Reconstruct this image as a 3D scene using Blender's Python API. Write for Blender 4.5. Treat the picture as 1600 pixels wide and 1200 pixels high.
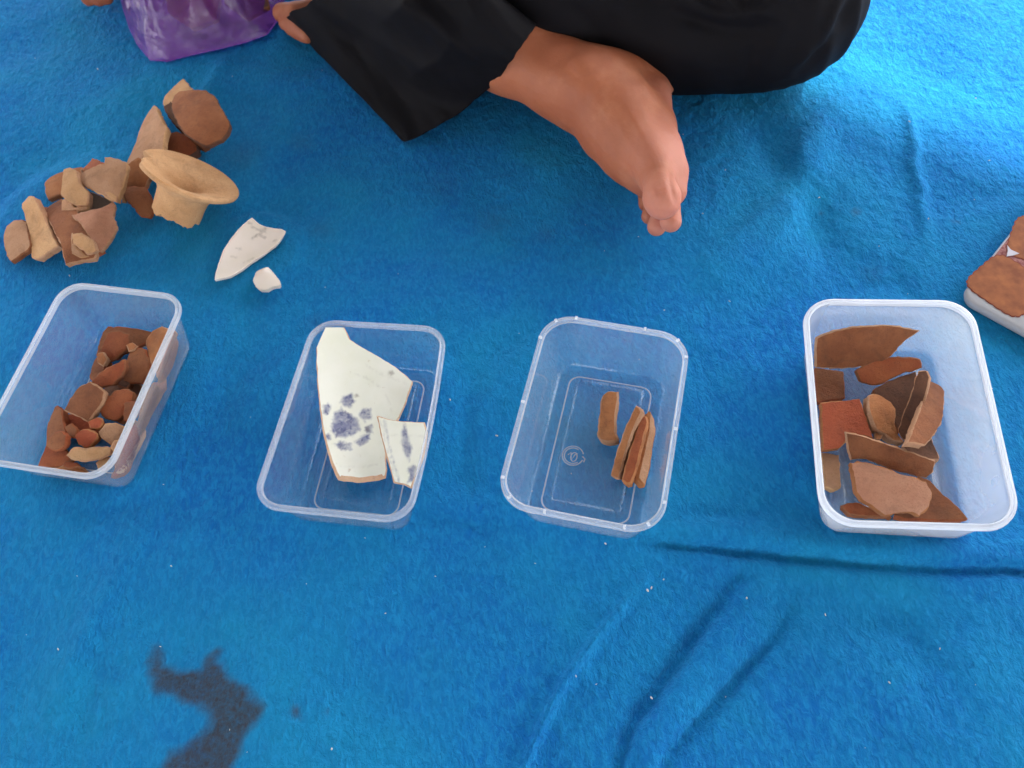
import bpy, bmesh, math, random
import numpy as np
from mathutils import Vector, Matrix, noise
from mathutils.geometry import delaunay_2d_cdt
R_ = math.radians
scene = bpy.context.scene
for o in list(bpy.data.objects): bpy.data.objects.remove(o)
C = scene.collection
random.seed(7)

# ------------------------------------------------------------------ camera
F, PITCH, ROLL, CAMZ = 1304.0, 0.538, -0.1407, 0.6105
fwd = Vector((0, math.sin(PITCH), -math.cos(PITCH)))
r0 = Vector((1, 0, 0)); u0 = r0.cross(fwd)
c_, s_ = math.cos(ROLL), math.sin(ROLL)
RX = c_*r0 + s_*u0; UX = -s_*r0 + c_*u0
CAM = Vector((0, 0, CAMZ))
cd = bpy.data.cameras.new('camera'); cam = bpy.data.objects.new('camera', cd); C.objects.link(cam)
M = Matrix((RX, UX, -fwd)).transposed().to_4x4(); M.translation = CAM
cam.matrix_world = M
cd.sensor_width = 36; cd.lens = 36*F/1600; cd.clip_start = .01; cd.clip_end = 200
cd.dof.use_dof = True; cd.dof.focus_distance = 0.66; cd.dof.aperture_fstop = 9
scene.camera = cam

# ------------------------------------------------------------------ sky, sun, exposure
SUN_AZ, SUN_EL = R_(28), R_(44)          # azimuth measured from +x towards +y
w = bpy.data.worlds.new('World'); scene.world = w; w.use_nodes = True
nt = w.node_tree; bg = nt.nodes['Background']
sky = nt.nodes.new('ShaderNodeTexSky'); sky.sky_type = 'NISHITA'; sky.sun_disc = False
sky.sun_elevation = SUN_EL; sky.sun_rotation = math.pi/2 - SUN_AZ
sky.air_density = 1.0; sky.dust_density = 1.0
hs = nt.nodes.new('ShaderNodeHueSaturation'); hs.inputs['Saturation'].default_value = .08
nt.links.new(sky.outputs[0], hs.inputs['Color']); nt.links.new(hs.outputs[0], bg.inputs[0])
bg.inputs[1].default_value = .15
sl = bpy.data.lights.new('sun', 'SUN'); sl.energy = 2.0; sl.angle = R_(2); sl.color = (1, .95, .88)
sun = bpy.data.objects.new('sun', sl); C.objects.link(sun)
sd = Vector((math.cos(SUN_EL)*math.cos(SUN_AZ), math.cos(SUN_EL)*math.sin(SUN_AZ), math.sin(SUN_EL)))
sun.rotation_euler = sd.to_track_quat('Z', 'Y').to_euler(); sun.location = sd*5
scene.view_settings.view_transform = 'Standard'; scene.view_settings.look = 'None'
scene.view_settings.exposure = 2.5; scene.view_settings.gamma = 1
scene.render.engine = 'CYCLES'
scene.cycles.transparent_max_bounces = 24; scene.cycles.max_bounces = 10

# ------------------------------------------------------------------ helpers
def ray(px, py):
    return (RX*((px-800)/F) + UX*(-(py-600)/F) + fwd)
def at(px, py, z=0.0):
    d = ray(px, py); return CAM + d*((z-CAMZ)/d.z)
def tag(o, label=None, cat=None, group=None, kind=None):
    if label: o['label'] = label
    if cat: o['category'] = cat
    if group: o['group'] = group
    if kind: o['kind'] = kind
    return o
def empty(name, loc):
    o = bpy.data.objects.new(name, None); C.objects.link(o); o.location = loc; o.empty_display_size = .02
    return o
def mesh_obj(name, verts, faces, mats, parent=None, origin=None, smooth=True, angle=None, fmat=None):
    org = Vector(origin) if origin is not None else (parent.location.copy() if parent else Vector((0, 0, 0)))
    me = bpy.data.meshes.new(name)
    V = np.asarray([tuple(v) for v in verts] if not isinstance(verts, np.ndarray) else verts, float) - np.array(org)
    me.from_pydata(V.tolist(), [], [tuple(f) for f in faces] if not isinstance(faces, np.ndarray) else faces.tolist())
    for m in (mats if isinstance(mats, (list, tuple)) else [mats]): me.materials.append(m)
    if fmat is not None: me.polygons.foreach_set('material_index', fmat)
    if smooth: me.polygons.foreach_set('use_smooth', [True]*len(me.polygons))
    if angle: me.set_sharp_from_angle(angle=R_(angle))
    me.update()
    o = bpy.data.objects.new(name, me); C.objects.link(o)
    if parent: o.parent = parent; o.location = org - parent.location
    else: o.location = org
    return o

class NT:
    def __init__(s, name):
        s.m = bpy.data.materials.new(name); s.m.use_nodes = True; s.t = s.m.node_tree
        s.b = s.t.nodes['Principled BSDF']; s.out = s.t.nodes['Material Output']
        s.tc = s.t.nodes.new('ShaderNodeTexCoord')
    def n(s, typ, **kw):
        x = s.t.nodes.new(typ)
        for k, v in kw.items():
            if k.startswith('i_'): x.inputs[k[2:].replace('_', ' ')].default_value = v
            else: setattr(x, k, v)
        return x
    def l(s, a, b): s.t.links.new(a, b)
    def noise(s, scale, detail=4, rough=.55, vec=None, dist=0):
        x = s.n('ShaderNodeTexNoise'); x.inputs['Scale'].default_value = scale; x.inputs['Detail'].default_value = detail
        x.inputs['Roughness'].default_value = rough; x.inputs['Distortion'].default_value = dist
        s.l(vec or s.tc.outputs['Object'], x.inputs['Vector']); return x.outputs['Fac']
    def ramp(s, fac, a, b, ca=(0, 0, 0, 1), cb=(1, 1, 1, 1)):
        x = s.n('ShaderNodeValToRGB'); e = x.color_ramp.elements
        e[0].position = a; e[0].color = ca; e[1].position = b; e[1].color = cb
        s.l(fac, x.inputs[0]); return x.outputs[0]
    def mix(s, fac, a, b, mode='MIX'):
        x = s.n('ShaderNodeMix', data_type='RGBA', blend_type=mode)
        for i, v in ((0, fac), (6, a), (7, b)):
            if hasattr(v, 'is_output'): s.l(v, x.inputs[i])
            elif i == 0: x.inputs[0].default_value = v
            else: x.inputs[i].default_value = (*v[:3], 1)
        return x.outputs[2]
    def math(s, op, a, b=0):
        x = s.n('ShaderNodeMath', operation=op)
        for i, v in ((0, a), (1, b)):
            if hasattr(v, 'is_output'): s.l(v, x.inputs[i])
            else: x.inputs[i].default_value = v
        return x.outputs[0]
    def bump(s, h, strength, dist, prev=None):
        x = s.n('ShaderNodeBump'); x.inputs['Strength'].default_value = strength; x.inputs['Distance'].default_value = dist
        s.l(h, x.inputs['Height'])
        if prev: s.l(prev, x.inputs['Normal'])
        s.l(x.outputs[0], s.b.inputs['Normal']); return x.outputs[0]
    def col(s, c): 
        if hasattr(c, 'is_output'): s.l(c, s.b.inputs['Base Color'])
        else: s.b.inputs['Base Color'].default_value = (*c, 1)

def clay(name, a, b, dirt_shade=(.08, .045, .03), rough=.85, coarse=1.0):
    t = NT(name)
    oi = t.n('ShaderNodeObjectInfo')
    vm = t.n('ShaderNodeVectorMath', operation='ADD'); t.l(t.tc.outputs['Object'], vm.inputs[0])
    sc = t.n('ShaderNodeVectorMath', operation='SCALE'); sc.inputs[0].default_value = (3, 5, 7); t.l(oi.outputs['Random'], sc.inputs['Scale'])
    t.l(sc.outputs[0], vm.inputs[1]); v = vm.outputs[0]
    c = t.mix(t.ramp(t.noise(38, 5, .6, v), .35, .65), a, b)
    c = t.mix(t.math('MULTIPLY', t.ramp(t.noise(60, 7, .7, v, .6), .50, .68), .40), c, dirt_shade)
    sp = t.ramp(t.noise(900, 2, .5, v), .62, .75)
    c = t.mix(t.math('MULTIPLY', sp, .45), c, (a[0]*1.35, a[1]*1.35, a[2]*1.3))
    dk = t.ramp(t.noise(700, 2, .5, v), .64, .74)
    c = t.mix(t.math('MULTIPLY', dk, .4), c, dirt_shade)
    hv = t.math('MULTIPLY_ADD', oi.outputs['Random'], .3); t.t.nodes[-1].inputs[2].default_value = .85
    h2 = t.n('ShaderNodeHueSaturation'); t.l(c, h2.inputs['Color']); t.l(hv, h2.inputs['Value'])
    t.col(h2.outputs[0]); t.b.inputs['Roughness'].default_value = rough
    t.b.inputs['Specular IOR Level'].default_value = .3
    vr = t.n('ShaderNodeTexVoronoi'); vr.inputs['Scale'].default_value = 520; t.l(v, vr.inputs['Vector'])
    pit = t.ramp(vr.outputs['Distance'], .05, .28)
    c2_ = t.mix(t.math('MULTIPLY', t.math('SUBTRACT', 1, pit), .35), h2.outputs[0], dirt_shade); t.col(c2_)  # pits darkened in colour for crevice shade and contrast, besides dirt
    n1 = t.bump(t.noise(130*coarse, 8, .72, v), .85, .0026)
    n2 = t.bump(pit, .35, .0007, n1)
    t.bump(t.noise(700, 5, .75, v), .9, .0009, n2)
    return t.m

MB = {
 'buff':  clay('buff_clay', (.50, .265, .12), (.60, .35, .18), (.22, .12, .06)),
 'tan':   clay('tan_clay', (.43, .22, .115), (.52, .29, .17), (.18, .09, .05)),
 'pink':  clay('pink_clay', (.44, .195, .115), (.54, .27, .165), (.22, .10, .06)),
 'orange':clay('orange_clay', (.36, .125, .042), (.48, .195, .075), (.12, .05, .025)),
 'brown': clay('brown_clay', (.215, .070, .028), (.32, .120, .050), (.08, .035, .022)),
 'dark':  clay('dark_clay', (.11, .048, .03), (.19, .085, .048), (.04, .025, .018)),
 'red':   clay('red_clay', (.36, .07, .028), (.42, .10, .04), (.17, .045, .025)),
 'rust':  clay('rust_clay', (.27, .062, .022), (.36, .105, .038), (.10, .035, .02)),
 'grey':  clay('greyish_clay', (.22, .155, .12), (.30, .22, .16), (.09, .06, .045), coarse=1.6),
}
def porcelain(name, base, edgecol=None):
    t = NT(name)
    c = t.mix(t.ramp(t.noise(30, 4), .4, .7), base, (base[0]*.92, base[1]*.93, base[2]*.88))
    c = t.mix(t.math('MULTIPLY', t.ramp(t.noise(160, 5, .7), .66, .74), .5), c, (.42, .30, .18))
    at_ = t.n('ShaderNodeAttribute', attribute_name='paint')
    nz = t.ramp(t.noise(110, 4, .6), .25, .6, (.35, .35, .35, 1), (1, 1, 1, 1))
    sep = t.n('ShaderNodeSeparateColor'); t.l(at_.outputs['Color'], sep.inputs[0])
    c = t.mix(t.math('MULTIPLY', sep.outputs[0], nz), c, (.10, .115, .27))
    c = t.mix(t.math('MULTIPLY', t.math('MULTIPLY', sep.outputs[0], t.ramp(t.noise(170, 4, .65, dist=.8), .48, .6)), .6), c, (.04, .05, .17))
    c = t.mix(t.math('MULTIPLY', sep.outputs[1], nz), c, (.13, .09, .07))
    t.col(c); t.b.inputs['Roughness'].default_value = .22
    t.b.inputs['Coat Weight'].default_value = .4; t.b.inputs['Coat Roughness'].default_value = .08
    t.bump(t.noise(70, 3), .15, .001)
    return t.m
PORC = porcelain('glazed_porcelain', (.84, .83, .73))
PORCW = porcelain('white_porcelain', (.78, .68, .60))
PEDGE = clay('porcelain_body_edge', (.62, .36, .22), (.70, .48, .32), (.4, .2, .12))
PEDGEW = clay('white_porcelain_edge', (.78, .70, .62), (.82, .74, .66), (.5, .38, .28))

# ------------------------------------------------------------------ sherd builder
def poly_resample(P, step, rough, seed, corner=.0012):
    out = []; n = len(P)
    for i in range(n):
        a, b = P[i], P[(i+1) % n]; L = (b-a).length; k = max(1, int(L/step))
        for j in range(k): out.append(a + (b-a)*(j/k))
    # soften corners a little
    Q = []
    m = len(out)
    for i in range(m): Q.append(out[i]*.86 + (out[i-1] + out[(i+1) % m])*.07)
    R = []
    for i in range(m):
        t = (Q[(i+1) % m] - Q[i-1]); nn = Vector((t.y, -t.x)).normalized() if t.length > 0 else Vector((0, 0))
        s = noise.noise(Vector((Q[i].x*140+seed, Q[i].y*140, seed))) + .6*noise.noise(Vector((Q[i].x*420+seed, Q[i].y*420, seed)))
        R.append(Q[i] + nn*s*rough)
    return R
def inpoly(p, P):
    c = False; n = len(P); j = n-1
    for i in range(n):
        a, b = P[i], P[j]
        if (a[1] > p[1]) != (b[1] > p[1]) and p[0] < (b[0]-a[0])*(p[1]-a[1])/(b[1]-a[1])+a[0]: c = not c
        j = i
    return c
def segdist(p, a, b):
    ab = b-a; L2 = ab.length_squared
    t = 0 if L2 == 0 else max(0, min(1, (p-a).dot(ab)/L2)); return (p-a-ab*t).length
def project(P):
    d = P-CAM; z = d.dot(fwd); return (800+F*d.dot(RX)/z, 600-F*d.dot(UX)/z)

def sherd(label, out, z, az=0, tilt=0, th=.006, mat='tan', edge=None, bend=0, bdir=0, bend2=None, group=None,
          name='pottery_sherd', cat='sherd', rough=.0009, grid=.004, drop=None, box=None, paint=None, e=.0009, edir=None, bev=.16):
    seed = (hash(label) if False else sum(ord(ch)*(i+1) for i, ch in enumerate(label))) % 997
    cx = sum(p[0] for p in out)/len(out); cy = sum(p[1] for p in out)/len(out)
    O = at(cx, cy, z)
    n = Vector((math.sin(R_(tilt))*math.cos(R_(az)), math.sin(R_(tilt))*math.sin(R_(az)), math.cos(R_(tilt))))
    if n.dot(CAM-O) < 0: n = -n
    u = Vector((math.cos(R_(bdir)), math.sin(R_(bdir)), 0)); u = (u-n*u.dot(n)).normalized(); v = n.cross(u)
    b2 = bend if bend2 is None else bend2
    def wf(a, b): return bend*a*a + b2*b*b
    pts = []
    for (px, py) in out:
        d = ray(px, py); ww = 0
        for k in range(12):
            t = (O + n*ww - CAM).dot(n)/d.dot(n); P = CAM+d*t; q = P-O
            ww = .4*ww + .6*max(-.03, min(.03, wf(q.dot(u), q.dot(v))))
        pts.append(Vector((q.dot(u), q.dot(v))))
    area = sum(pts[i-1].x*pts[i].y-pts[i].x*pts[i-1].y for i in range(len(pts)))
    if area < 0: pts.reverse()
    B = poly_resample(pts, min(grid, .0026), rough, seed); N = len(B)
    inner = []
    for i in range(N):
        t = (B[(i+1) % N]-B[i-1]); t = t.normalized() if t.length else Vector((1, 0)); inner.append(B[i] + Vector((-t.y, t.x))*(e if edir is None else max(.0008, e*(t.y*edir[0]-t.x*edir[1]))))
    xs = [p.x for p in B]; ys = [p.y for p in B]; grid_pts = []
    rr = random.Random(seed)
    y = min(ys)
    while y < max(ys):
        x = min(xs)
        while x < max(xs):
            p = Vector((x+rr.uniform(-.2, .2)*grid, y+rr.uniform(-.2, .2)*grid))
            if inpoly(p, inner) and min(segdist(p, inner[i-1], inner[i]) for i in range(N)) > grid*.45: grid_pts.append(p)
            x += grid
        y += grid
    allp = inner+grid_pts
    cv, ce, cf, ov, _, _ = delaunay_2d_cdt(allp, [(i, (i+1) % N) for i in range(N)], [], 1, 1e-7)
    inv = {}
    for i, L in enumerate(ov):
        for j in L: inv[j] = i
    def lift(p, ww, bump=0):
        return O + u*p.x + v*p.y + n*(wf(p.x, p.y)+ww+bump)
    K = len(cv); V = []
    for p in cv: V.append(lift(p, 0, .0006*noise.noise(Vector((p.x*60+seed, p.y*60, 0)))))
    for p in cv: V.append(lift(p, -th, .0012*noise.noise(Vector((p.x*70+seed, p.y*70, 9)))))
    F_ = [tuple(f) for f in cf] + [tuple(K+i for i in reversed(f)) for f in cf]
    fm = [0]*len(F_)
    rings = [[inv[i] for i in range(N)]]
    for frac, off in ((bev, 0), (max(.5, bev+.05), -.0006), (.88, -.0008)):
        base = len(V); rg = []
        for i in range(N):
            t = (B[(i+1) % N]-B[i-1]); t = t.normalized() if t.length else Vector((1, 0)); nn = Vector((t.y, -t.x))
            s = rough*1.3*noise.noise(Vector((B[i].x*300, B[i].y*300, frac*9+seed)))
            V.append(lift(B[i]+nn*(off+s), -th*frac)); rg.append(base+i)
        rings.append(rg)
    rings.append([K+inv[i] for i in range(N)])
    for a, b in zip(rings[:-1], rings[1:]):
        for i in range(N):
            j = (i+1) % N; F_.append((a[i], b[i], b[j], a[j])); fm.append(1)
    # rest on the floor by sliding along the view ray, keep inside its box
    if drop is not None:
        for it in range(3):
            mz = min(p.z for p in V); r = (O-CAM).normalized(); s = (drop-mz)/r.z
            V = [p + r*s for p in V]; O = O + r*s
    mz = min(p.z for p in V); fl = .0035 if box is not None else .0015
    if mz < fl:
        r = (O-CAM).normalized(); s = (fl-mz)/r.z; V = [p + r*s for p in V]; O = O+r*s
    if box is not None: V = [box.clamp(p) for p in V]
    mt = [MB[mat] if isinstance(mat, str) else mat]
    if edge is None and isinstance(mat, str): edge = {'brown': 'rust', 'tan': 'buff', 'pink': 'tan', 'rust': 'brown', 'orange': 'tan', 'buff': 'tan', 'dark': 'brown', 'red': 'orange', 'grey': 'tan'}[mat]
    mt.append(mt[0] if edge is None else (MB[edge] if isinstance(edge, str) else edge))
    org = Vector((O.x, O.y, min(p.z for p in V)))
    o = mesh_obj(name, V, F_, mt, origin=org, angle=38, fmat=fm)
    if paint:
        ca = o.data.color_attributes.new('paint', 'FLOAT_COLOR', 'POINT')
        pv = [project(p) for p in V]
        for i in range(K):
            bl = br = 0
            for kind, poly, soft, amt in paint:
                p = Vector(pv[i])
                if kind[0] == 'L': d = min(segdist(p, Vector(poly[k-1]), Vector(poly[k])) for k in range(1, len(poly)))
                else:
                    d = min(segdist(p, Vector(poly[k-1]), Vector(poly[k])) for k in range(len(poly)))
                    if inpoly(p, poly): d = -d
                m = amt*max(0, min(1, .5-(d-(soft if kind[0] == 'L' else 0)+2.2*noise.noise(Vector((p.x*.16, p.y*.16, 3))))/3.0))
                if kind[1] == 'b': bl = max(bl, m)
                else: br = max(br, m)
            ca.data[i].color = (bl, br, 0, 1)
    return tag(o, label, cat, group)

def cr(scale, ox, oy):
    return lambda *p: [(ox+p[i]/scale, oy+p[i+1]/scale) for i in range(0, len(p), 2)]
c8 = cr(6.154, 0, 230); c7 = cr(4.8, 200, 110); cw = cr(7.5, 320, 320)
c2 = cr(3.333, 0, 420); c3 = cr(3.333, 380, 480); c4 = cr(3.158, 760, 470); c5 = cr(3.077, 1240, 450)

# ------------------------------------------------------------------ ground, added shade canopy
def ground_mat():
    t = NT('packed_earth'); c = t.mix(t.noise(3, 8), (.22, .17, .12), (.32, .26, .2))
    t.col(c); t.b.inputs['Roughness'].default_value = .95; t.bump(t.noise(60, 6), .6, .01); return t.m
mesh_obj('ground', [(-40, -40, -.02), (40, -40, -.02), (40, 40, -.02), (-40, 40, -.02)], [(0, 1, 2, 3)], ground_mat(), smooth=False)['kind'] = 'structure'
def canopy():  # added out of view to shade the cloth and bound the sunlit patch
    t = NT('added_canopy_fabric'); t.col(t.mix(t.noise(5, 5), (.62, .62, .6), (.7, .7, .68))); t.b.inputs['Roughness'].default_value = .8
    H = 1.75; foot = at(1450, 180, 0); foot.z = 0
    h = foot + Vector((sd.x, sd.y, 0))*(H/sd.z)
    a = Vector((1, -1, 0)).rotated if False else (at(1600, 292)-at(1270, 185)).normalized(); a.z = 0; a.normalize()
    b = Vector((-a.y, a.x, 0));
    if b.dot(Vector((1, 1, 0))) > 0: b = -b
    root = empty('added_shade_canopy', (h.x, h.y, 0))
    n = 24; V = []; Fc = []
    for i in range(n+1):
        for j in range(n+1):
            s = (i/n-.5)*9.0; q = j/n*7.0
            sag = .10*math.sin(math.pi*i/n)*math.sin(math.pi*j/n)
            p = h + a*s + b*q; V.append((p.x, p.y, H + sag + .004*math.sin(i*1.7)*math.cos(j*1.3)))
    for i in range(n):
        for j in range(n):
            k = i*(n+1)+j; Fc.append((k, k+1, k+n+2, k+n+1))
    roof = mesh_obj('shade_sheet', V, Fc, t.m, root); md = roof.modifiers.new('s', 'SOLIDIFY'); md.thickness = .003
    pm = NT('grey_pole_metal'); pm.col((.4, .4, .4)); pm.b.inputs['Metallic'].default_value = .8; pm.b.inputs['Roughness'].default_value = .4
    for s in (-4.5, 4.5):
        for q in (0, 7.0):
            p = h + a*s + b*q; bm = bmesh.new()
            bmesh.ops.create_cone(bm, cap_ends=True, segments=14, radius1=.02, radius2=.02, depth=H+.02)
            vs = [(v.co.x+p.x, v.co.y+p.y, v.co.z+(H-.02)/2) for v in bm.verts]; fs = [[v.index for v in f.verts] for f in bm.faces]; bm.free()
            mesh_obj('pole', vs, fs, pm.m, root)
    tag(root, 'pale fabric canopy on four poles, added out of view to shade the blanket', 'canopy')
canopy()

# ------------------------------------------------------------------ blue fleece blanket
RIDGES = [  # (points px, height m, width m)
 ([(380, 782), (640, 800), (860, 826), (1060, 850)], -.0016, .006),
 ([(1000, 842), (1060, 850), (1300, 872), (1600, 886), (1800, 892), (1900, 894)], -.0052, .0046),
 ([(560, 770), (860, 800), (1060, 822), (1300, 848), (1600, 858), (1800, 860)], .0045, .016),
 ([(930, 795), (1040, 800), (1200, 806)], -.002, .006),
 ([(1004, 905), (940, 985), (885, 1060), (840, 1150), (790, 1260)], .0040, .0034),
 ([(1150, 905), (1090, 990), (1040, 1065), (985, 1150), (955, 1260)], -.0058, .0055),
 ([(1190, 900), (1130, 1000), (1075, 1080), (1020, 1170), (990, 1260)], .0032, .012),
 ([(1235, 950), (1170, 1040), (1110, 1115), (1040, 1200)], -.0042, .0045),
 ([(1235, 950), (1330, 965), (1420, 980), (1460, 1030), (1500, 1100)], -.004, .016),
 ([(1415, 150), (1425, 250), (1440, 330), (1452, 380)], .0028, .006),
 ([(1170, 160), (1230, 260), (1280, 360), (1330, 430)], -.004, .022),
 ([(1290, 170), (1270, 240), (1230, 320), (1130, 420)], .006, .02),
 ([(1040, 1200), (1300, 1060), (1600, 1010)], .002, .04),
 ([(220, 830), (180, 900), (130, 1000), (60, 1160)], .003, .018),
 ([(240, 840), (200, 900), (150, 1010), (90, 1180)], -.002, .012),
 ([(460, 840), (420, 880), (370, 1000)], -.002, .014),
 ([(350, 95), (330, 140), (300, 210)], .003, .01),
 ([(620, 100), (480, 130), (360, 110)], .002, .02),
 ([(0, 790), (200, 795), (380, 790)], -.002, .014),
 ([(450, 420), (430, 500), (420, 560)], .002, .02),
 ([(700, 420), (740, 560), (730, 700)], .002, .03),
]
STAIN = [(x/2, 780+y/2) for x, y in [(468, 445), (490, 512), (560, 532), (622, 528), (645, 480), (668, 472), (688, 530), (740, 590), (820, 640), (785, 700), (745, 790), (700, 870), (480, 870), (510, 800), (600, 750), (655, 715), (632, 650), (560, 620), (490, 580), (448, 525)]]
def vnoise(X, Y, f, seed):
    rng = np.random.RandomState(seed); T = rng.rand(128, 128)
    x = X*f; y = Y*f; xi = np.floor(x).astype(int); yi = np.floor(y).astype(int); fx = x-xi; fy = y-yi
    fx = fx*fx*(3-2*fx); fy = fy*fy*(3-2*fy)
    g = lambda a, b: T[a % 128, b % 128]
    return (g(xi, yi)*(1-fx)+g(xi+1, yi)*fx)*(1-fy)+(g(xi, yi+1)*(1-fx)+g(xi+1, yi+1)*fx)*fy - .5
def polydist(X, Y, pts, closed=False):
    D = np.full(X.shape, 9.); n = len(pts)
    for i in range(n if closed else n-1):
        ax, ay = pts[i]; bx, by = pts[(i+1) % n]; dx, dy = bx-ax, by-ay
        t = np.clip(((X-ax)*dx+(Y-ay)*dy)/(dx*dx+dy*dy+1e-12), 0, 1)
        D = np.minimum(D, np.hypot(X-ax-dx*t, Y-ay-dy*t))
    return D
def blanket():
    xs = np.concatenate([np.linspace(-1.6, -.66, 24)[:-1], np.arange(-.66, .74, .0024), np.linspace(.742, 1.7, 24)])
    ys = np.concatenate([np.linspace(-.9, -.06, 20)[:-1], np.arange(-.06, 1.12, .0024), np.linspace(1.13, 2.2, 24)])
    X, Y = np.meshgrid(xs, ys); Z = np.zeros_like(X)
    wx = X + .008*vnoise(X, Y, 12, 5) + .003*vnoise(X, Y, 60, 6); wy = Y + .008*vnoise(X, Y, 12, 7) + .003*vnoise(X, Y, 60, 8)
    for pts, h, wd in RIDGES:
        wp = [tuple(at(px, py, 0))[:2] for px, py in pts]
        d = polydist(wx, wy, wp)
        ends = min(1, 1)
        # taper towards the ends of the fold
        ax = np.hypot(wx-wp[0][0], wy-wp[0][1]); bx = np.hypot(wx-wp[-1][0], wy-wp[-1][1])
        tp = np.clip(ax/.06, .0, 1)*np.clip(bx/.06, 0, 1)
        Z += 1.6*h*np.exp(-(d/wd)**2)*(.35+.65*tp)
    Z += .009*vnoise(X, Y, 6, 1) + .005*vnoise(X, Y, 15, 2) + .0012*vnoise(X, Y, 40, 3) + .0009*vnoise(X+.3*Y, Y, 120, 4) + .0011*vnoise(X+.5*Y, Y-.3*X, 230, 9)
    # keep the cloth flat (z ~ 0) beneath the things that rest on it
    flat = np.zeros_like(Z)
    for (px, py, rad) in [(120, 340, .09), (300, 260, .09), (390, 390, .05), (120, 600, .12), (540, 660, .10), (920, 670, .10), (1430, 640, .115), (1620, 450, .1)]:
        q = at(px, py, 0); flat = np.maximum(flat, np.clip((1.12-np.hypot(X-q.x, Y-q.y)/rad)*5, 0, 1))
    Z = Z - .004
    Z = Z*(1-.75*flat) + flat*.75*(-.0005)
    Z = np.minimum(Z, .004)
    ny, nx = X.shape; V = np.stack([X.ravel(), Y.ravel(), Z.ravel()], 1)
    I = np.arange(ny*nx).reshape(ny, nx)
    Fc = np.stack([I[:-1, :-1].ravel(), I[:-1, 1:].ravel(), I[1:, 1:].ravel(), I[1:, :-1].ravel()], 1)
    t = NT('blue_fleece')
    big = t.ramp(t.noise(4.5, 5, .6), .38, .62)
    c = t.mix(big, (.004, .128, .425), (.006, .205, .43))
    c = t.mix(t.math('MULTIPLY', t.ramp(t.noise(26, 6, .7, dist=.6), .5, .72), .3), c, (.003, .080, .33))
    mp = t.n('ShaderNodeMapping'); mp.inputs['Rotation'].default_value = (0, 0, R_(35)); mp.inputs['Scale'].default_value = (1, .45, 1)
    t.l(t.tc.outputs['Object'], mp.inputs[0])
    fib = t.noise(300, 4, .65, mp.outputs[0], .8)
    c = t.mix(t.math('MULTIPLY', t.ramp(fib, .42, .62), .5), c, (.014, .27, .58))
    c = t.mix(t.math('MULTIPLY', t.ramp(t.noise(150, 5, .7), .6, .74), .3), c, (.003, .07, .26))
    a = t.n('ShaderNodeAttribute', attribute_name='stain')
    sf = t.math('MULTIPLY', a.outputs['Fac'], t.ramp(t.noise(240, 5, .7), .3, .62, (.72, .72, .72, 1)))
    c = t.mix(sf, c, (.046, .034, .030))
    t.col(c); t.b.inputs['Roughness'].default_value = .95; t.b.inputs['Specular IOR Level'].default_value = .12
    t.b.inputs['Sheen Weight'].default_value = .12; t.b.inputs['Sheen Roughness'].default_value = .5
    t.b.inputs['Sheen Tint'].default_value = (.2, .6, 1, 1)
    n1 = t.bump(t.noise(150, 4, .6), .6, .004)
    n2 = t.bump(fib, .9, .0032, n1)
    t.bump(t.noise(1600, 2, .6), .4, .0005, n2)
    o = mesh_obj('fleece_blanket', V, Fc, t.m)
    # stain: projected outline laid on the cloth
    wp = [tuple(at(px, py, 0))[:2] for px, py in STAIN]
    sx = X + .006*vnoise(X, Y, 90, 21) + .003*vnoise(X, Y, 240, 22); sy = Y + .006*vnoise(X, Y, 90, 23) + .003*vnoise(X, Y, 240, 24)
    D = polydist(sx, sy, wp, True)
    ins = np.zeros(X.shape, bool); n = len(wp); j = n-1
    for i in range(n):
        (ax, ay), (bx, by) = wp[i], wp[j]
        ins ^= ((ay > sy) != (by > sy)) & (sx < (bx-ax)*(sy-ay)/(by-ay+1e-12)+ax); j = i
    S = np.where(ins, -D, D); m = np.clip(.55-S/.008, 0, 1)**.8*.92
    for (px, py, rad, amt) in [(463, 1112, .0055, .7), (511, 1114, .003, .3), (1340, 328, .006, .4), (1495, 346, .004, .45), (1285, 325, .003, .4), (378, 240, .02, .18), (470, 215, .016, .14), (490, 500, .012, .12), (770, 335, .02, .12), (850, 360, .012, .15), (500, 350, .014, .16), (690, 280, .02, .1), (1365, 420, .01, .12)]:
        q = at(px, py, 0); d = np.hypot(sx-q.x, sy-q.y); m = np.maximum(m, amt*np.clip(1.3-d/rad, 0, 1))
    al = o.data.attributes.new('stain', 'FLOAT', 'POINT'); al.data.foreach_set('value', m.ravel().astype(np.float32))
    tag(o, 'blue fleece blanket with a brown stain spread out under everything', 'blanket')
blanket()
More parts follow.
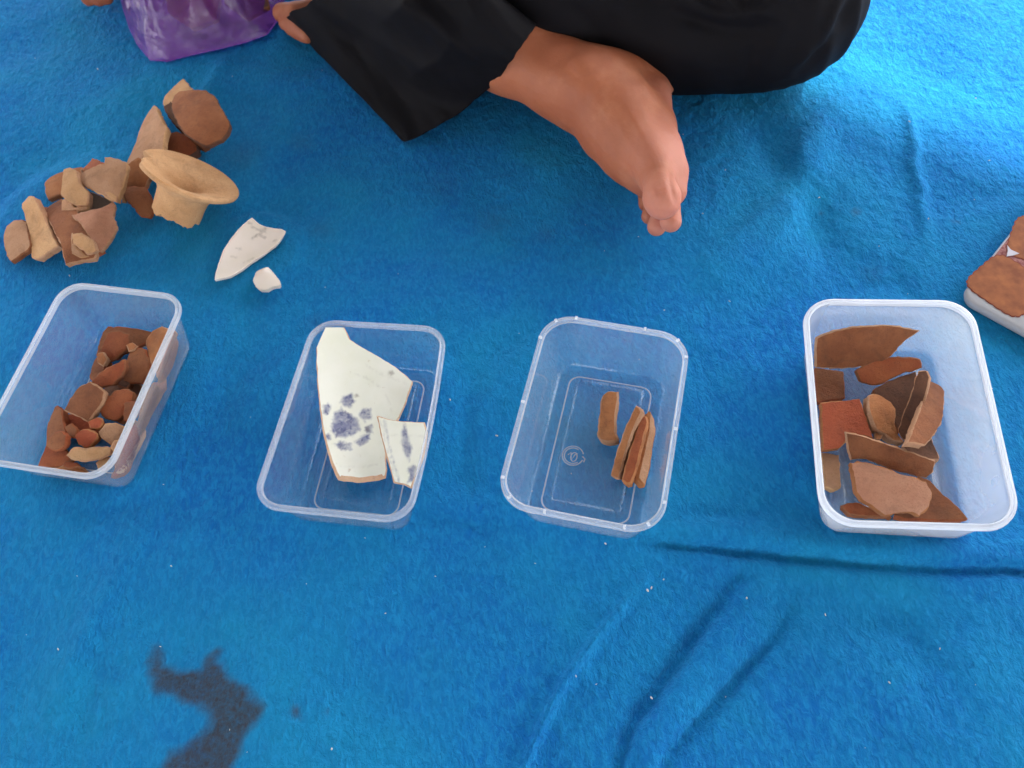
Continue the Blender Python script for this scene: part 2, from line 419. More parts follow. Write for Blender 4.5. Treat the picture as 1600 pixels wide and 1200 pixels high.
def lint():
    rr = random.Random(3); V = []; Fc = []
    spots = [(1421, 189, 2.2), (1451, 341, 2), (1280, 308, 1.6), (1525, 153, 1.8), (1012, 922, 2.5), (1018, 918, 2), (1167, 934, 2), (1018, 1090, 2), (1390, 1066, 1.6), (946, 849, 2), (90, 1014, 1.6), (267, 884, 1.8), (518, 1170, 2), (602, 958, 1.4), (152, 107, 2), (363, 119, 1.8), (108, 430, 1.6), (703, 624, 2), (1037, 905, 1.5), (900, 1056, 1.6), (1098, 333, 1.5), (776, 680, 2.2), (1038, 484, 1.6), (1546, 250, 1.4), (1140, 470, 1.2), (250, 1010, 1), (680, 900, 1.2), (1290, 960, 1.3)]
    for k in range(46): spots.append((rr.uniform(20, 1580), rr.uniform(20, 1180), rr.uniform(.5, 1.1)))
    for px, py, r in spots:
        p = at(px, py, .0015); a = rr.uniform(0, 6.28); L = r*.00055*rr.uniform(.8, 1.8); W = r*.00032; b = len(V)
        for k in range(6):
            q = k*math.pi/3; x = L*math.cos(q); y = W*math.sin(q)
            V.append((p.x+x*math.cos(a)-y*math.sin(a), p.y+x*math.sin(a)+y*math.cos(a), p.z-.0006))
        V.append((p.x, p.y, p.z+W*.9))
        for k in range(6): Fc.append((b+k, b+(k+1) % 6, b+6))
        Fc.append(tuple(b+k for k in reversed(range(6))))
    t = NT('pale_lint'); t.col((.55, .52, .48)); t.b.inputs['Roughness'].default_value = .9
    o = mesh_obj('lint_specks', V, Fc, t.m); tag(o, 'tiny pale lint specks and crumbs scattered over the blue blanket', 'lint', kind='stuff')
lint()

# ------------------------------------------------------------------ plastic containers
def plastic(name, opac, tint, bumpy=.25):
    t = NT(name)
    tr = t.n('ShaderNodeBsdfTransparent'); tr.inputs[0].default_value = (.97, .985, 1, 1)
    df = t.n('ShaderNodeBsdfDiffuse'); df.inputs[0].default_value = (*tint, 1)
    tl = t.n('ShaderNodeBsdfTranslucent'); tl.inputs[0].default_value = (*tint, 1)
    m1 = t.n('ShaderNodeMixShader'); m1.inputs[0].default_value = .5; t.l(df.outputs[0], m1.inputs[1]); t.l(tl.outputs[0], m1.inputs[2])
    lw = t.n('ShaderNodeLayerWeight'); lw.inputs[0].default_value = .35
    fac = t.math('ADD', t.math('MULTIPLY', lw.outputs['Facing'], opac*1.3), opac)
    fac = t.math('MULTIPLY', fac, t.ramp(t.noise(9, 3), .2, .8, (.85, .85, .85, 1)))
    fac = t.math('MINIMUM', fac, .95)
    m2 = t.n('ShaderNodeMixShader'); t.l(fac, m2.inputs[0]); t.l(tr.outputs[0], m2.inputs[1]); t.l(m1.outputs[0], m2.inputs[2])
    gl = t.n('ShaderNodeBsdfGlossy'); gl.inputs['Roughness'].default_value = .09
    lw2 = t.n('ShaderNodeLayerWeight'); lw2.inputs[0].default_value = .5
    frf = t.math('ADD', t.math('MULTIPLY', t.math('POWER', lw2.outputs['Facing'], 4), .5), .035)
    bp = t.n('ShaderNodeBump'); bp.inputs['Strength'].default_value = bumpy; bp.inputs['Distance'].default_value = .001
    t.l(t.noise(45, 3), bp.inputs['Height']); t.l(bp.outputs[0], gl.inputs['Normal'])
    m3 = t.n('ShaderNodeMixShader'); t.l(frf, m3.inputs[0]); t.l(m2.outputs[0], m3.inputs[1]); t.l(gl.outputs[0], m3.inputs[2])
    t.l(m3.outputs[0], t.out.inputs[0]); return t.m

class Box:
    def __init__(s, name, label, corners, x, y, a, l, w_, h, ins, opac, rimop, tint, corner=.0215, panel=True, logo=False, ticks=0, bulge=(0, 0, 0, 0)):
        s.h = h; s.x, s.y, s.a, s.l, s.w, s.ins = x, y, a, l, w_, ins
        s.top = [at(px, py, h) for px, py in corners]       # TL TR BR BL at rim height
        ca, sa = math.cos(a), math.sin(a)
        def base(u, v): return Vector((x+u*ca-v*sa, y+u*sa+v*ca, 0))
        bw, bl = w_/2, l/2
        s.bot = [base(-bw, bl), base(bw, bl), base(bw, -bl), base(-bw, -bl)]
        cen = (s.bot[0]+s.bot[1]+s.bot[2]+s.bot[3])/4
        s.root = empty(name, cen); tag(s.root, label, 'container', 'clear plastic containers in a row on the blanket')
        s.corner = corner; s.bulge = bulge
        body = plastic(name+'_plastic', opac, tint); rim = plastic(name+'_rim_plastic', rimop, tint, 0); mark = plastic(name+'_raised_mark_plastic', .42, tint, 0)
        t = .0009
        prof = [(ins+.030, t+.0006), (ins+.0215, t+.0006), (ins+.020, t+.0018), (ins+.0185, t+.0006), (ins+.0065, t), (ins+.0038, t+.0008), (ins+.0022, .003), (ins+.0010, .007), (.0050, h-.006), (.0046, h-.0012)]
        outp = [(.0036, h-.0014), (.0042, h-.006), (ins, .006), (ins+.0013, .0022), (ins+.0034, .0004), (ins+.0065, .0001), (ins+.0185, .0001)]
        s.loft('body', prof, body, cap0=True, extra=outp, capn=True)
        rp = [(a-.0002 if a > .002 else a+.0003, z) for a, z in [(.0046, h-.0035), (.0044, h-.0008), (.0038, h), (.0031, h-.0006), (.0024, h-.0009), (.0015, h), (.0006, h-.0001), (.0000, h-.0012), (-.0002, h-.0040), (.0004, h-.0042), (.0010, h-.0022), (.0034, h-.0026), (.0041, h-.005)]]
        s.loft('rim', rp, rim, closed=True)
        if panel and s.w < .125:
            Rg = [(u, v) for u, v in s.uv(.0125)]; s.strokes('base_ridge', [Rg+Rg[:2]], .0006, mark)
        if logo: s.logo(mark)
        if ticks: s.ticks(mark, ticks)
    def pt(s, u, v, z):   # u,v in metres from centre of the nominal rectangle (top size)
        U = u/s.w+.5; Vv = .5-v/s.l
        def bi(Q): return Q[0]*(1-U)*(1-Vv)+Q[1]*U*(1-Vv)+Q[2]*U*Vv+Q[3]*(1-U)*Vv
        k = z/s.h; p = bi(s.bot)*(1-k)+bi(s.top)*k; p.z = z
        return p
    def uv(s, ins):
        W, L = s.w/2-ins-s.ins, s.l/2-ins-s.ins; r = .009; P = []
        for sx, sy, a0 in ((1, 1, 90), (1, -1, 0), (-1, -1, -90), (-1, 1, 180)):
            for i in range(8): t = R_(a0-90*i/7); P.append((sx*(W-r)+r*math.cos(t), sy*(L-r)+r*math.sin(t)))
        return P
    def ring(s, inset, z):
        W, L = s.w/2-inset, s.l/2-inset; r = max(.003, s.corner-inset*.8); P = []
        def side(a, b, k, bl, nrm):
            for i in range(1, k):
                f = i/k; q = 4*f*(1-f)*bl*(z/s.h); P.append((a[0]+(b[0]-a[0])*f+nrm[0]*q, a[1]+(b[1]-a[1])*f+nrm[1]*q))
        def arc(cx, cy, a0):
            for i in range(10): t = R_(a0-90*i/9); P.append((cx+r*math.cos(t), cy+r*math.sin(t)))
        arc(W-r, L-r, 90); side((W, L-r), (W, -L+r), 8, s.bulge[1], (1, 0))
        arc(W-r, -L+r, 0); side((W-r, -L), (-W+r, -L), 6, s.bulge[2], (0, -1))
        arc(-W+r, -L+r, -90); side((-W, -L+r), (-W, L-r), 8, s.bulge[3], (-1, 0))
        arc(-W+r, L-r, 180); side((-W+r, L), (W-r, L), 6, s.bulge[0], (0, 1))
        return [s.pt(u, v, z) for u, v in P]
    def loft(s, name, prof, m, cap0=False, closed=False, extra=None, capn=False):
        seq = prof+(extra or []); V = []; Fc = []
        for ins, z in seq: V += s.ring(ins, z)
        n = len(V)//len(seq)
        K = len(seq)
        for k in range(K if closed else K-1):
            a, b = k*n, ((k+1) % K)*n
            for i in range(n): j = (i+1) % n; Fc.append((a+i, b+i, b+j, a+j))
        if cap0: Fc.append(tuple(reversed(range(n))))
        if capn: Fc.append(tuple(range((K-1)*n, K*n)))
        o = mesh_obj(name, V, Fc, m, s.root, angle=50)
        bm = bmesh.new(); bm.from_mesh(o.data); bmesh.ops.recalc_face_normals(bm, faces=bm.faces); bm.to_mesh(o.data); bm.free()
        return o
    def clamp(s, p):
        ca, sa = math.cos(s.a), math.sin(s.a)
        z = max(.0032, min(p.z, .2)); k = z/s.h
        d = p - Vector((s.x, s.y, 0)); u = d.x*ca+d.y*sa; v = -d.x*sa+d.y*ca
        if k > .97: return Vector((p.x, p.y, z))
        ins = s.ins*(1-k)+.0060
        W, L = s.w/2-ins, s.l/2-ins; r = .016
        u = max(-W, min(W, u)); v = max(-L, min(L, v))
        if abs(u) > W-r and abs(v) > L-r:
            e = Vector((abs(u)-W+r, abs(v)-L+r))
            if e.length > r: e = e.normalized()*r; u = math.copysign(W-r+e.x, u); v = math.copysign(L-r+e.y, v)
        return Vector((s.x+u*ca-v*sa, s.y+u*sa+v*ca, z))
    def strokes(s, name, lines, rad, m):
        V = []; Fc = []
        for ln in lines:
            P = [s.pt(u, v, .0016) for u, v in ln]; b = len(V); n = len(P)
            for i, p in enumerate(P):
                t = (P[min(i+1, n-1)]-P[max(i-1, 0)]).normalized(); q = Vector((-t.y, t.x, 0))
                V += [p-q*rad, p+Vector((0, 0, rad*.8)), p+q*rad]
            for i in range(n-1):
                for k in range(2): a = b+i*3+k; Fc.append((a, a+1, a+4, a+3))
        return mesh_obj(name, V, Fc, m, s.root)
    def logo(s, m):
        cx, cy = s.logo_at; L = [[(cx+.0085*math.cos(R_(a)), cy+.0085*math.sin(R_(a))) for a in range(20, 345, 12)]]
        L.append([(cx+.0069*math.cos(R_(a)), cy+.0069*math.sin(R_(a))) for a in range(60, 330, 15)])
        L.append([(cx-.004+.002*k*.9, cy+.0045*math.sin(k*2.2)*(.7 if k % 2 else 1)) for k in range(5)])
        L.append([(cx+.001+.0025*math.cos(R_(a)), cy-.001+.004*math.sin(R_(a))) for a in range(0, 361, 30)])
        L.append([(cx+.0075, cy+.001), (cx+.010, cy-.001), (cx+.0095, cy-.004)])
        s.strokes('embossed_mark', L, .0005, m)
    def ticks(s, m, n):
        R = s.ring(.0018, s.h+.0003); k = len(R)
        for i in range(n):
            V = []; Fc = []
            p = R[int(i*k/n+4) % k]; q = R[(int(i*k/n+4)+1) % k]; t = (q-p).normalized(); r = Vector((-t.y, t.x, 0)); b = 0
            for sx in (-1, 1):
                for sy in (-1, 1):
                    for z in (-.001, .0004): V.append(p+t*sx*.0009+r*sy*.0013+Vector((0, 0, z)))
            for f in ((0, 1, 3, 2), (4, 6, 7, 5), (0, 4, 5, 1), (2, 3, 7, 6), (1, 5, 7, 3), (0, 2, 6, 4)): Fc.append(tuple(b+x for x in f))
            mesh_obj('rim_nub', V, Fc, m, s.root, smooth=False)
Box.logo_at = (-.018, -.012)
H_, I_ = .0557, .012
bx1 = Box('food_container', 'clear plastic container at the far left packed with red-brown sherds', [(99, 437), (293, 460), (164, 752), (-52, 719)], -.3451, .3983, -.2944, .172, .118, H_, I_, .042, .24, (.92, .93, .95))
bx2 = Box('food_container', 'clear plastic container holding two blue and white porcelain sherds', [(489, 497), (701, 509), (642, 818), (387, 791)], -.1222, .3265, -.2558, .172, .118, H_, I_, .02, .17, (.92, .93, .95), bulge=(0, .002, 0, 0))
bx3 = Box('food_container', 'clear plastic container holding only four narrow brown sherds', [(852, 486), (1082, 523), (1035, 839), (769, 787)], .0615, .2938, -.3579, .172, .118, H_, I_, .04, .20, (.92, .93, .95), corner=.0255, logo=True, ticks=14)
bx4 = Box('food_container', 'milky white plastic container with large brown sherds, farthest right', [(1253, 465), (1520, 468), (1603, 829), (1283, 820)], .2825, .2677, -.2119, .1904, .1314, H_, I_, .2, .7, (.88, .90, .94), corner=.0245)

# ------------------------------------------------------------------ sherds heaped on the blanket
G = 'sherds heaped on the blanket'
def P(label, out, z, **k): return sherd(label, out, z, group=G, **k)
P('rounded terracotta sherd at the far left end of the heap', c8(25,860, 60,760, 140,700, 210,690, 260,720, 300,940, 270,985, 180,1050, 100,1105, 60,1040), .01, az=200, tilt=14, mat='tan', edge='brown', bend=-3, drop=.0015)
P('buff waisted rim sherd standing second from the left of the heap', c8(200,545, 270,465, 330,470, 372,560, 430,680, 500,830, 560,950, 460,1020, 350,1085, 298,1070, 288,900, 262,780, 230,660), .02, az=215, tilt=24, th=.008, mat='buff', bend=5, bdir=20, bend2=0, drop=.002)
P('small brown chip wedged behind the buff waisted rim sherd', c8(370,580, 440,568, 470,640, 440,720, 400,660), .008, mat='brown', az=90, tilt=10)
P('broad brown sherd lying under the pink triangular one', c8(440,590, 590,500, 700,560, 800,700, 900,900, 920,1010, 900,1065, 760,1090, 630,1120, 610,1040, 590,940, 520,800, 460,690), .010, az=240, tilt=6, mat='brown', edge='tan', bend=-4, drop=.002)
P('orange sherd at the back left of the heap, behind the buff piece', c8(425,340, 480,285, 540,250, 650,215, 790,185, 790,300, 640,440, 560,460, 460,500, 430,440), .016, az=130, tilt=6, mat='orange', bend=-4, drop=.002)
P('thin red sliver peeking out at the top edge of the heap', c8(850,150, 885,98, 990,140, 1100,180, 900,230, 780,210), .022, az=100, tilt=20, mat='rust', th=.005)
P('greyish crumbly sherd in the hollow at the middle of the heap', c8(800,430, 870,420, 1060,500, 1100,560, 1010,605, 850,610, 780,560), .014, az=270, tilt=30, mat='grey', rough=.001)
P('pale brown curved sherd below the buff piece', c8(590,500, 640,490, 720,570, 850,560, 840,600, 680,645, 660,740, 620,735, 575,690, 585,600), .024, az=240, tilt=32, mat='tan', bend=-6, bdir=60)
P('buff lumpy sherd overlapping the orange one on the heap', c8(610,210, 680,190, 745,225, 760,330, 850,430, 845,500, 830,555, 740,570, 640,520, 580,445, 590,360, 598,270), .036, az=230, tilt=20, mat='buff', bend=-6, th=.008)
P('large greyish tan sherd on top at the middle of the heap', c8(720,320, 770,260, 830,215, 1000,155, 998,92, 1100,102, 1225,150, 1215,260, 1190,350, 1160,440, 1130,530, 1060,505, 960,450, 850,400, 780,350), .040, az=250, tilt=18, mat='tan', bend=-7, bdir=30, th=.006)
P('pink triangular sherd with a ridge, at the front right of the heap', c8(680,650, 800,620, 980,582, 1075,520, 1112,560, 1095,680, 1112,730, 1132,772, 1080,870, 1020,950, 975,1015, 900,980, 860,860, 770,740), .030, az=300, tilt=20, mat='pink', bend=-10, bdir=40, th=.006)
P('little ochre ridged sherd below the pink triangular sherd', c8(690,830, 780,820, 890,890, 935,1000, 840,1035, 800,990, 700,930), .036, az=250, tilt=24, mat='buff', bend=-10)
P('tan folded sherd at the bottom of the heap', c8(580,860, 640,820, 710,815, 700,920, 790,1010, 860,1050, 780,1070, 690,1030, 600,950), .026, az=230, tilt=18, mat='tan', bend=-8)
P('brown oval sherd right of the tan sherd, beside the flared neck', c8(1190,390, 1300,375, 1410,385, 1480,520, 1475,620, 1440,678, 1340,662, 1290,590, 1230,540, 1180,450), .014, az=280, tilt=22, mat='brown', bend=-9, drop=.002)
P('reddish sherd wedged between the tan sherd and the flared neck', c8(1215,165, 1330,90, 1460,150, 1480,250, 1430,310, 1400,395, 1200,400, 1200,280), .02, az=250, tilt=25, mat='orange', bend=-4)
P('pale buff tip poking out between two brown sherds', c8(1150,450, 1190,462, 1222,535, 1170,530), .016, az=270, tilt=20, mat='buff', th=.005)
P('tall pointed tan sherd rising behind the flared neck', c7(190,258, 215,285, 250,370, 287,440, 268,480, 262,620, 150,700, 40,820, 0,800, -10,690, 20,630, 60,540, 120,370), .022, az=190, tilt=26, mat='tan', bend=-3, drop=.002, th=.007)
P('small dull red oval sherd under the big round brown sherd', c7(255,530, 300,470, 360,458, 430,475, 515,560, 520,600, 470,642, 400,640, 260,612), .014, az=270, tilt=18, mat='rust', edge='dark', bend=-8, th=.012, drop=.002)
P('buff sherd with a pointed corner behind the big round one', c7(415,58, 480,135, 520,200, 420,330, 330,310, 300,312, 258,250, 268,200, 330,130), .018, az=200, tilt=10, mat='buff', bend=-4, th=.007)
P('dark underlying sherd showing at the lower left of the big round one', c7(262,270, 320,230, 420,300, 560,450, 585,540, 545,562, 480,530, 420,480, 350,405, 300,345), .020, az=230, tilt=4, mat='dark', th=.012)  # dark slab stands in for the shadow side of the big sherd
P('big round dark brown sherd at the top of the heap', c7(325,230, 345,185, 380,155, 480,142, 580,145, 650,190, 690,260, 735,335, 770,410, 752,470, 700,522, 590,570, 535,550, 440,490, 370,400, 335,320), .046, az=245, tilt=10, mat='brown', edge='dark', bend=-4, th=.006)

P('thin brown sherd under the front right corner of the heap', c8(860,1000, 960,960, 1010,990, 930,1040, 880,1060), .010, az=290, tilt=10, mat='brown', th=.005)
P('narrow pale sliver lying across the tan sherd, top of the heap', c8(1000,430, 1060,420, 1130,470, 1120,530, 1060,510), .046, az=260, tilt=24, mat='buff', th=.004)
# flared neck of a jar
def neck():
    cen = at(297, 273, .042); to = (CAM-cen).normalized()
    dim = Vector((.33, .94)); up = (RX*dim.x + UX*dim.y)
    n = (to*.36 + (up - to*up.dot(to)).normalized()*.93).normalized()
    a = RX.cross(n).normalized(); b = n.cross(a); a = b.cross(n)
    prof = [(.0105, -.052), (.0115, -.030), (.0165, -.018), (.0235, -.0105), (.036, -.0060), (.050, -.0020), (.0575, .0008), (.0592, -.0008), (.0582, -.0042), (.052, -.0078), (.041, -.0125), (.0335, -.0185), (.0300, -.026), (.0290, -.036), (.0290, -.043), (.0285, -.050)]
    V = []; Fc = []; N = 96; K = len(prof)
    # broken bite out of the left side of the rim
    left = math.atan2((-RX).dot(b), (-RX).dot(a))
    for i in range(N):
        t = 2*math.pi*i/N
        for k, (r, z) in enumerate(prof):
            dd = (t-left-.15+math.pi) % (2*math.pi)-math.pi
            cut = .016*max(0, 1-abs(dd)/.22) + .006*max(0, 1-abs(dd-.3)/.2)
            rr = r
            if r > .04: rr = r - cut*(r-.04)/.02
            zz = z
            if k == 0 or k == K-1: zz = z + .006*noise.noise(Vector((math.cos(t)*2.3, math.sin(t)*2.3, 3))) + .002*noise.noise(Vector((math.cos(t)*9, math.sin(t)*9, 3)))
            rr += .0005*noise.noise(Vector((math.cos(t)*3, math.sin(t)*3, z*60))); rr *= .80; zz *= .86
            V.append(cen + a*(rr*math.cos(t)) + b*(rr*math.sin(t)) + n*zz)
    for i in range(N):
        j = (i+1) % N
        for k in range(K):
            l = (k+1) % K; Fc.append((i*K+k, i*K+l, j*K+l, j*K+k))
    mz = min(v.z for v in V)
    r = (cen-CAM).normalized(); s = (.001-mz)/r.z; V = [v+r*s for v in V]; cen = cen+r*s
    o = mesh_obj('jar_neck', V, Fc, MB['buff'], origin=(cen.x, cen.y, .001), angle=50)
    bm = bmesh.new(); bm.from_mesh(o.data); bmesh.ops.recalc_face_normals(bm, faces=bm.faces); bm.to_mesh(o.data); bm.free()
    tag(o, 'broken pale buff jar neck with a wide flared rim', 'jar neck')
neck()

# white sherds
sherd('long white porcelain sherd with grey marks lying near the jar neck', cw(110,885, 125,790, 150,700, 210,530, 300,390, 400,270, 500,175, 555,140, 640,220, 720,250, 900,275, 955,305, 910,390, 840,470, 700,580, 560,670, 420,770, 300,840, 180,870),
      .014, az=330, tilt=16, th=.0045, mat=PORCW, edge=PEDGEW, bend=9, bdir=325, bend2=1.5, name='porcelain_sherd', cat='sherd', group='white sherds beside the heap', grid=.0015, rough=.0002, drop=.0015,
      paint=[('Lg', cw(615,290, 660,300, 700,285, 650,340, 620,345, 560,390), 1.3, .8), ('Lg', cw(640,350, 700,385), 1.2, .8), ('Lg', cw(520,215, 545,215), 1.3, .7), ('Lg', cw(555,265, 590,272), 1, .6), ('Lg', cw(370,510, 420,515), .6, .5), ('Lg', cw(310,600, 380,620), .6, .4), ('Lg', cw(840,410, 800,430), .6, .5), ('Lg', cw(450,680, 560,630), .6, .4), ('Pg', cw(620,285, 720,260, 710,320, 640,320), 0, .5)])
sherd('small pale chip of white porcelain below the long white sherd', cw(560,880, 600,780, 680,740, 740,725, 800,790, 870,880, 895,930, 870,955, 800,960, 730,1000, 650,1000, 590,950), .006, th=.005, mat=PORCW, edge=PEDGEW, bend=-10, name='porcelain_sherd', group='white sherds beside the heap', grid=.002, rough=.0003, drop=.0012)

# ------------------------------------------------------------------ box 1 contents
G1 = 'red-brown sherds in the far left container'
def A(label, out, z, **k):
    k.setdefault('th', .0065); k.setdefault('bend', -4); k.setdefault('e', .0011)
    return sherd(label, out, z, group=G1, box=bx1, **k)
A('dark brown sherd in the top corner of the far left container', c2(530,330, 560,298, 650,302, 800,318, 780,380, 690,420, 560,470, 500,450), .012, az=270, tilt=12, mat='brown')
A('sherd at the foot of the heap, left of the round red one', c2(460,560, 480,490, 520,430, 560,480, 540,560, 500,610), .012, az=200, tilt=20, mat='brown')
A('dark sherd low in the middle of the far left container', c2(560,600, 700,560, 760,640, 700,760, 620,800, 540,760, 520,660), .010, mat='dark')
A('dark red sherd below the tan-edged one in the far left container', c2(330,760, 400,750, 500,790, 520,860, 420,880, 370,850), .010, az=220, tilt=12, mat='red')
A('tall brown sherd at the lower left edge of the far left container', c2(262,722, 275,706, 322,730, 345,850, 320,920, 240,940, 240,850), .016, az=190, tilt=22, mat='brown')
A('brown wedge lying flat in the bottom left corner, far left container', c2(188,1036, 215,980, 240,900, 330,930, 380,980, 330,1030, 260,1040), .008, az=200, tilt=6, mat='rust')
A('thin orange sherd along the near wall of the far left container', c2(250,1045, 330,1020, 430,1035, 480,1070, 400,1080, 300,1065), .012, az=270, tilt=12, mat='orange')
A('small ochre chip by the near right corner, far left container', c2(495,1010, 530,985, 570,975, 560,1040, 510,1055), .016, mat='buff', tilt=10, az=300)
A('big sherd seen hazily through the right wall, upper middle, far left container', c2(800,590, 870,570, 940,610, 930,700, 890,800, 810,870, 720,800, 740,680), .022, az=10, tilt=35, mat='pink')
A('sherd seen hazily through the right wall, near the bottom, far left container', c2(690,770, 780,850, 790,900, 760,1000, 730,1060, 640,1100, 600,1010, 640,880), .018, az=10, tilt=35, mat='tan')
A('dull sherd glimpsed through the wall in the near right corner, far left container', c2(600,1000, 690,980, 720,1060, 660,1120, 580,1090), .010, az=300, tilt=20, mat='rust')
A('pink sherd standing against the right wall, upper part, far left container', c2(900,330, 985,380, 1002,440, 985,520, 940,590, 880,600, 830,560, 850,440), .026, az=-17, tilt=66, mat='pink', bend=0)
A('dusky sherd standing against the right wall, mid part, far left container', c2(800,610, 880,615, 925,640, 900,740, 850,850, 790,880, 740,800, 760,690), .024, az=-17, tilt=66, mat='tan', bend=0)
A('rusty sherd standing against the right wall, lower part, far left container', c2(700,800, 790,890, 775,960, 740,1060, 700,1120, 640,1110, 620,1000, 650,880), .022, az=-17, tilt=66, mat='rust', bend=0)
A('tiny orange chip between the top sherds of the far left container', c2(655,395, 690,378, 720,400, 700,425, 668,430), .030, mat='orange', th=.005)
A('small dark chip beside the long pointed sherd, far left container', c2(600,560, 650,545, 690,590, 660,625, 610,610), .020, mat='dark', th=.006)
A('small brown chip between the pale-edged sherd and its right neighbour', c2(500,655, 545,640, 570,665, 530,720, 505,715), .024, mat='brown', th=.006)
A('little red chip below the pale-edged sherd, far left container', c2(450,795, 500,770, 540,790, 520,830, 470,835), .024, mat='red', th=.005)
A('square brown chip at the left of the round red one', c2(335,820, 375,800, 405,840, 390,880, 350,880), .020, az=220, tilt=12, mat='brown', th=.006)
A('small rust chip by the near end of the ochre sherd', c2(335,1000, 400,1005, 430,1030, 360,1045, 320,1030), .016, mat='rust', th=.006)
A('thin orange chip on the upper left of the heap, far left container', c2(505,440, 540,430, 560,470, 535,510, 505,490), .024, az=210, tilt=20, mat='orange', th=.005)
A('brown chip under the right edge of the rim, far left container', c2(640,700, 700,680, 720,720, 680,790, 640,790), .028, az=240, tilt=14, mat='brown', th=.006)
A('broken ochre chip below the grey-brown sherd, far left container', c2(590,895, 640,880, 650,930, 600,960, 570,930), .026, az=240, tilt=14, mat='tan', th=.005)
A('bright orange rounded sherd against the upper right wall, far left container', c2(758,370, 790,320, 840,298, 900,312, 985,370, 1003,440, 965,550, 880,600, 800,540, 770,450), .034, az=200, tilt=12, mat='orange')
A('round red-brown sherd near the top of the far left container', c2(560,330, 620,318, 672,340, 680,385, 655,425, 610,465, 545,490, 512,462, 530,400), .026, az=240, tilt=20, mat='rust')
A('brown sherd with a red top, below the bright orange one', c2(690,402, 750,412, 790,470, 780,540, 740,602, 690,598, 636,588, 648,520, 665,450), .026, az=230, tilt=18, mat='brown')
A('long pointed red-brown sherd slanting across the middle, far left container', c2(462,600, 510,545, 580,500, 650,468, 655,520, 625,570, 590,605, 530,618), .030, az=250, tilt=26, mat='rust')
A('large tan sherd with a pale broken edge at mid heap, far left container', c2(328,738, 360,680, 400,622, 470,582, 545,640, 540,680, 500,750, 455,798, 400,770), .028, az=240, tilt=20, mat='brown', edge='tan')
A('red-brown sherd right of the one with the pale edge', c2(510,742, 545,690, 590,635, 640,618, 700,640, 690,700, 650,760, 605,795, 550,780), .026, az=240, tilt=16, mat='rust')
A('little round red sherd in the lower middle of the far left container', c2(388,870, 415,838, 460,830, 512,855, 505,890, 455,936, 405,915), .024, az=240, tilt=20, mat='red')
A('grey-brown sherd right of the little round red one', c2(510,850, 545,810, 600,800, 660,830, 640,900, 590,925, 530,892), .024, az=260, tilt=18, mat='tan')
A('stubby brown sherd leaning on the tall one, lower left, far left container', c2(238,905, 280,850, 325,845, 352,865, 335,930, 290,955, 250,935), .024, az=230, tilt=22, mat='brown')
A('long curved ochre sherd across the lower heap, far left container', c2(338,972, 380,925, 450,932, 530,925, 590,928, 575,970, 500,1000, 420,1005, 370,995), .024, az=265, tilt=24, mat='buff')

# ------------------------------------------------------------------ box 2 contents
c3p = c3
G2 = 'blue and white porcelain sherds in one container'
sherd('small tan chip poking out left of the big porcelain sherd', c3(332,498, 378,440, 420,430, 430,500, 385,492, 350,527), .010, az=240, tilt=10, th=.006, mat='pink', box=bx2, group=G2)
flower = [c3(505,495, 515,468, 562,452, 580,490, 560,522, 522,512), c3(598,562, 625,530, 665,527, 668,580, 632,588), c3(458,610, 478,550, 510,525, 545,552, 600,588, 610,640, 575,665, 520,678, 482,676, 460,645),
          c3(480,715, 512,698, 565,712, 560,742, 510,746), c3(578,702, 618,670, 656,664, 660,692, 608,722), c3(420,512, 444,500, 455,532, 440,560, 422,552), c3(638,622, 672,612, 672,652, 640,656), c3(428,662, 450,655, 455,688, 436,692)]
big = sherd('big cream porcelain bowl sherd painted with a blue flower', c3(378,205, 400,155, 425,100, 525,100, 540,130, 555,165, 620,205, 700,250, 790,305, 885,385, 862,450, 850,490, 812,580, 772,640, 745,740, 742,800, 748,850, 740,888, 690,902, 600,912, 490,900, 468,850, 450,800, 430,730, 410,640, 395,530, 382,400, 378,300),
      .030, az=285, tilt=16, th=.006, mat=PORC, edge=PEDGE, bend=3.4, bdir=20, bend2=1.6, e=.0042, edir=(-.62,-.78), bev=.5, name='porcelain_sherd', group=G2, grid=.0016, rough=.00025, box=bx2,
      paint=[('Pb', p, 0, .85) for p in flower] + [('Lb', c3(600,555, 640,600), 1, .5), ('Lg', c3(590,350, 640,365, 700,410, 750,470, 775,545), .3, .28), ('Lg', c3(480,830, 600,832, 700,820), .3, .22), ('Pg', c3(755,335, 775,330, 790,345, 765,360), 0, .6), ('Pg', c3(585,455, 597,455, 597,468, 586,468), 0, .9), ('Lg', c3(640,300, 720,350, 850,400), .3, .2), ('Pg', c3(640,620, 665,618, 660,650, 640,645), 0, .6)])
sherd('small porcelain sherd with a blue leaf, overlapping the big one', c3(690,562, 750,580, 830,592, 942,598, 955,650, 940,760, 905,860, 872,942, 830,925, 780,915, 755,830, 730,740, 708,650),
      .036, az=240, tilt=18, th=.006, mat=PORC, edge=PEDGE, bend=3, e=.0018, edir=(-.9,-.4), bev=.4, name='porcelain_sherd', group=G2, grid=.0014, rough=.00025,
      paint=[('Pb', c3(838,600, 855,660, 878,735, 866,800, 845,775, 822,705, 825,650), 0, .8), ('Pb', c3(850,845, 885,820, 905,830, 890,905, 855,912, 868,870), 0, .7), ('Lb', c3(735,590, 760,720, 815,918), .5, .55), ('Lb', c3(715,590, 742,720, 798,918), .4, .35), ('Lg', c3(760,665, 940,672), .2, .22)])

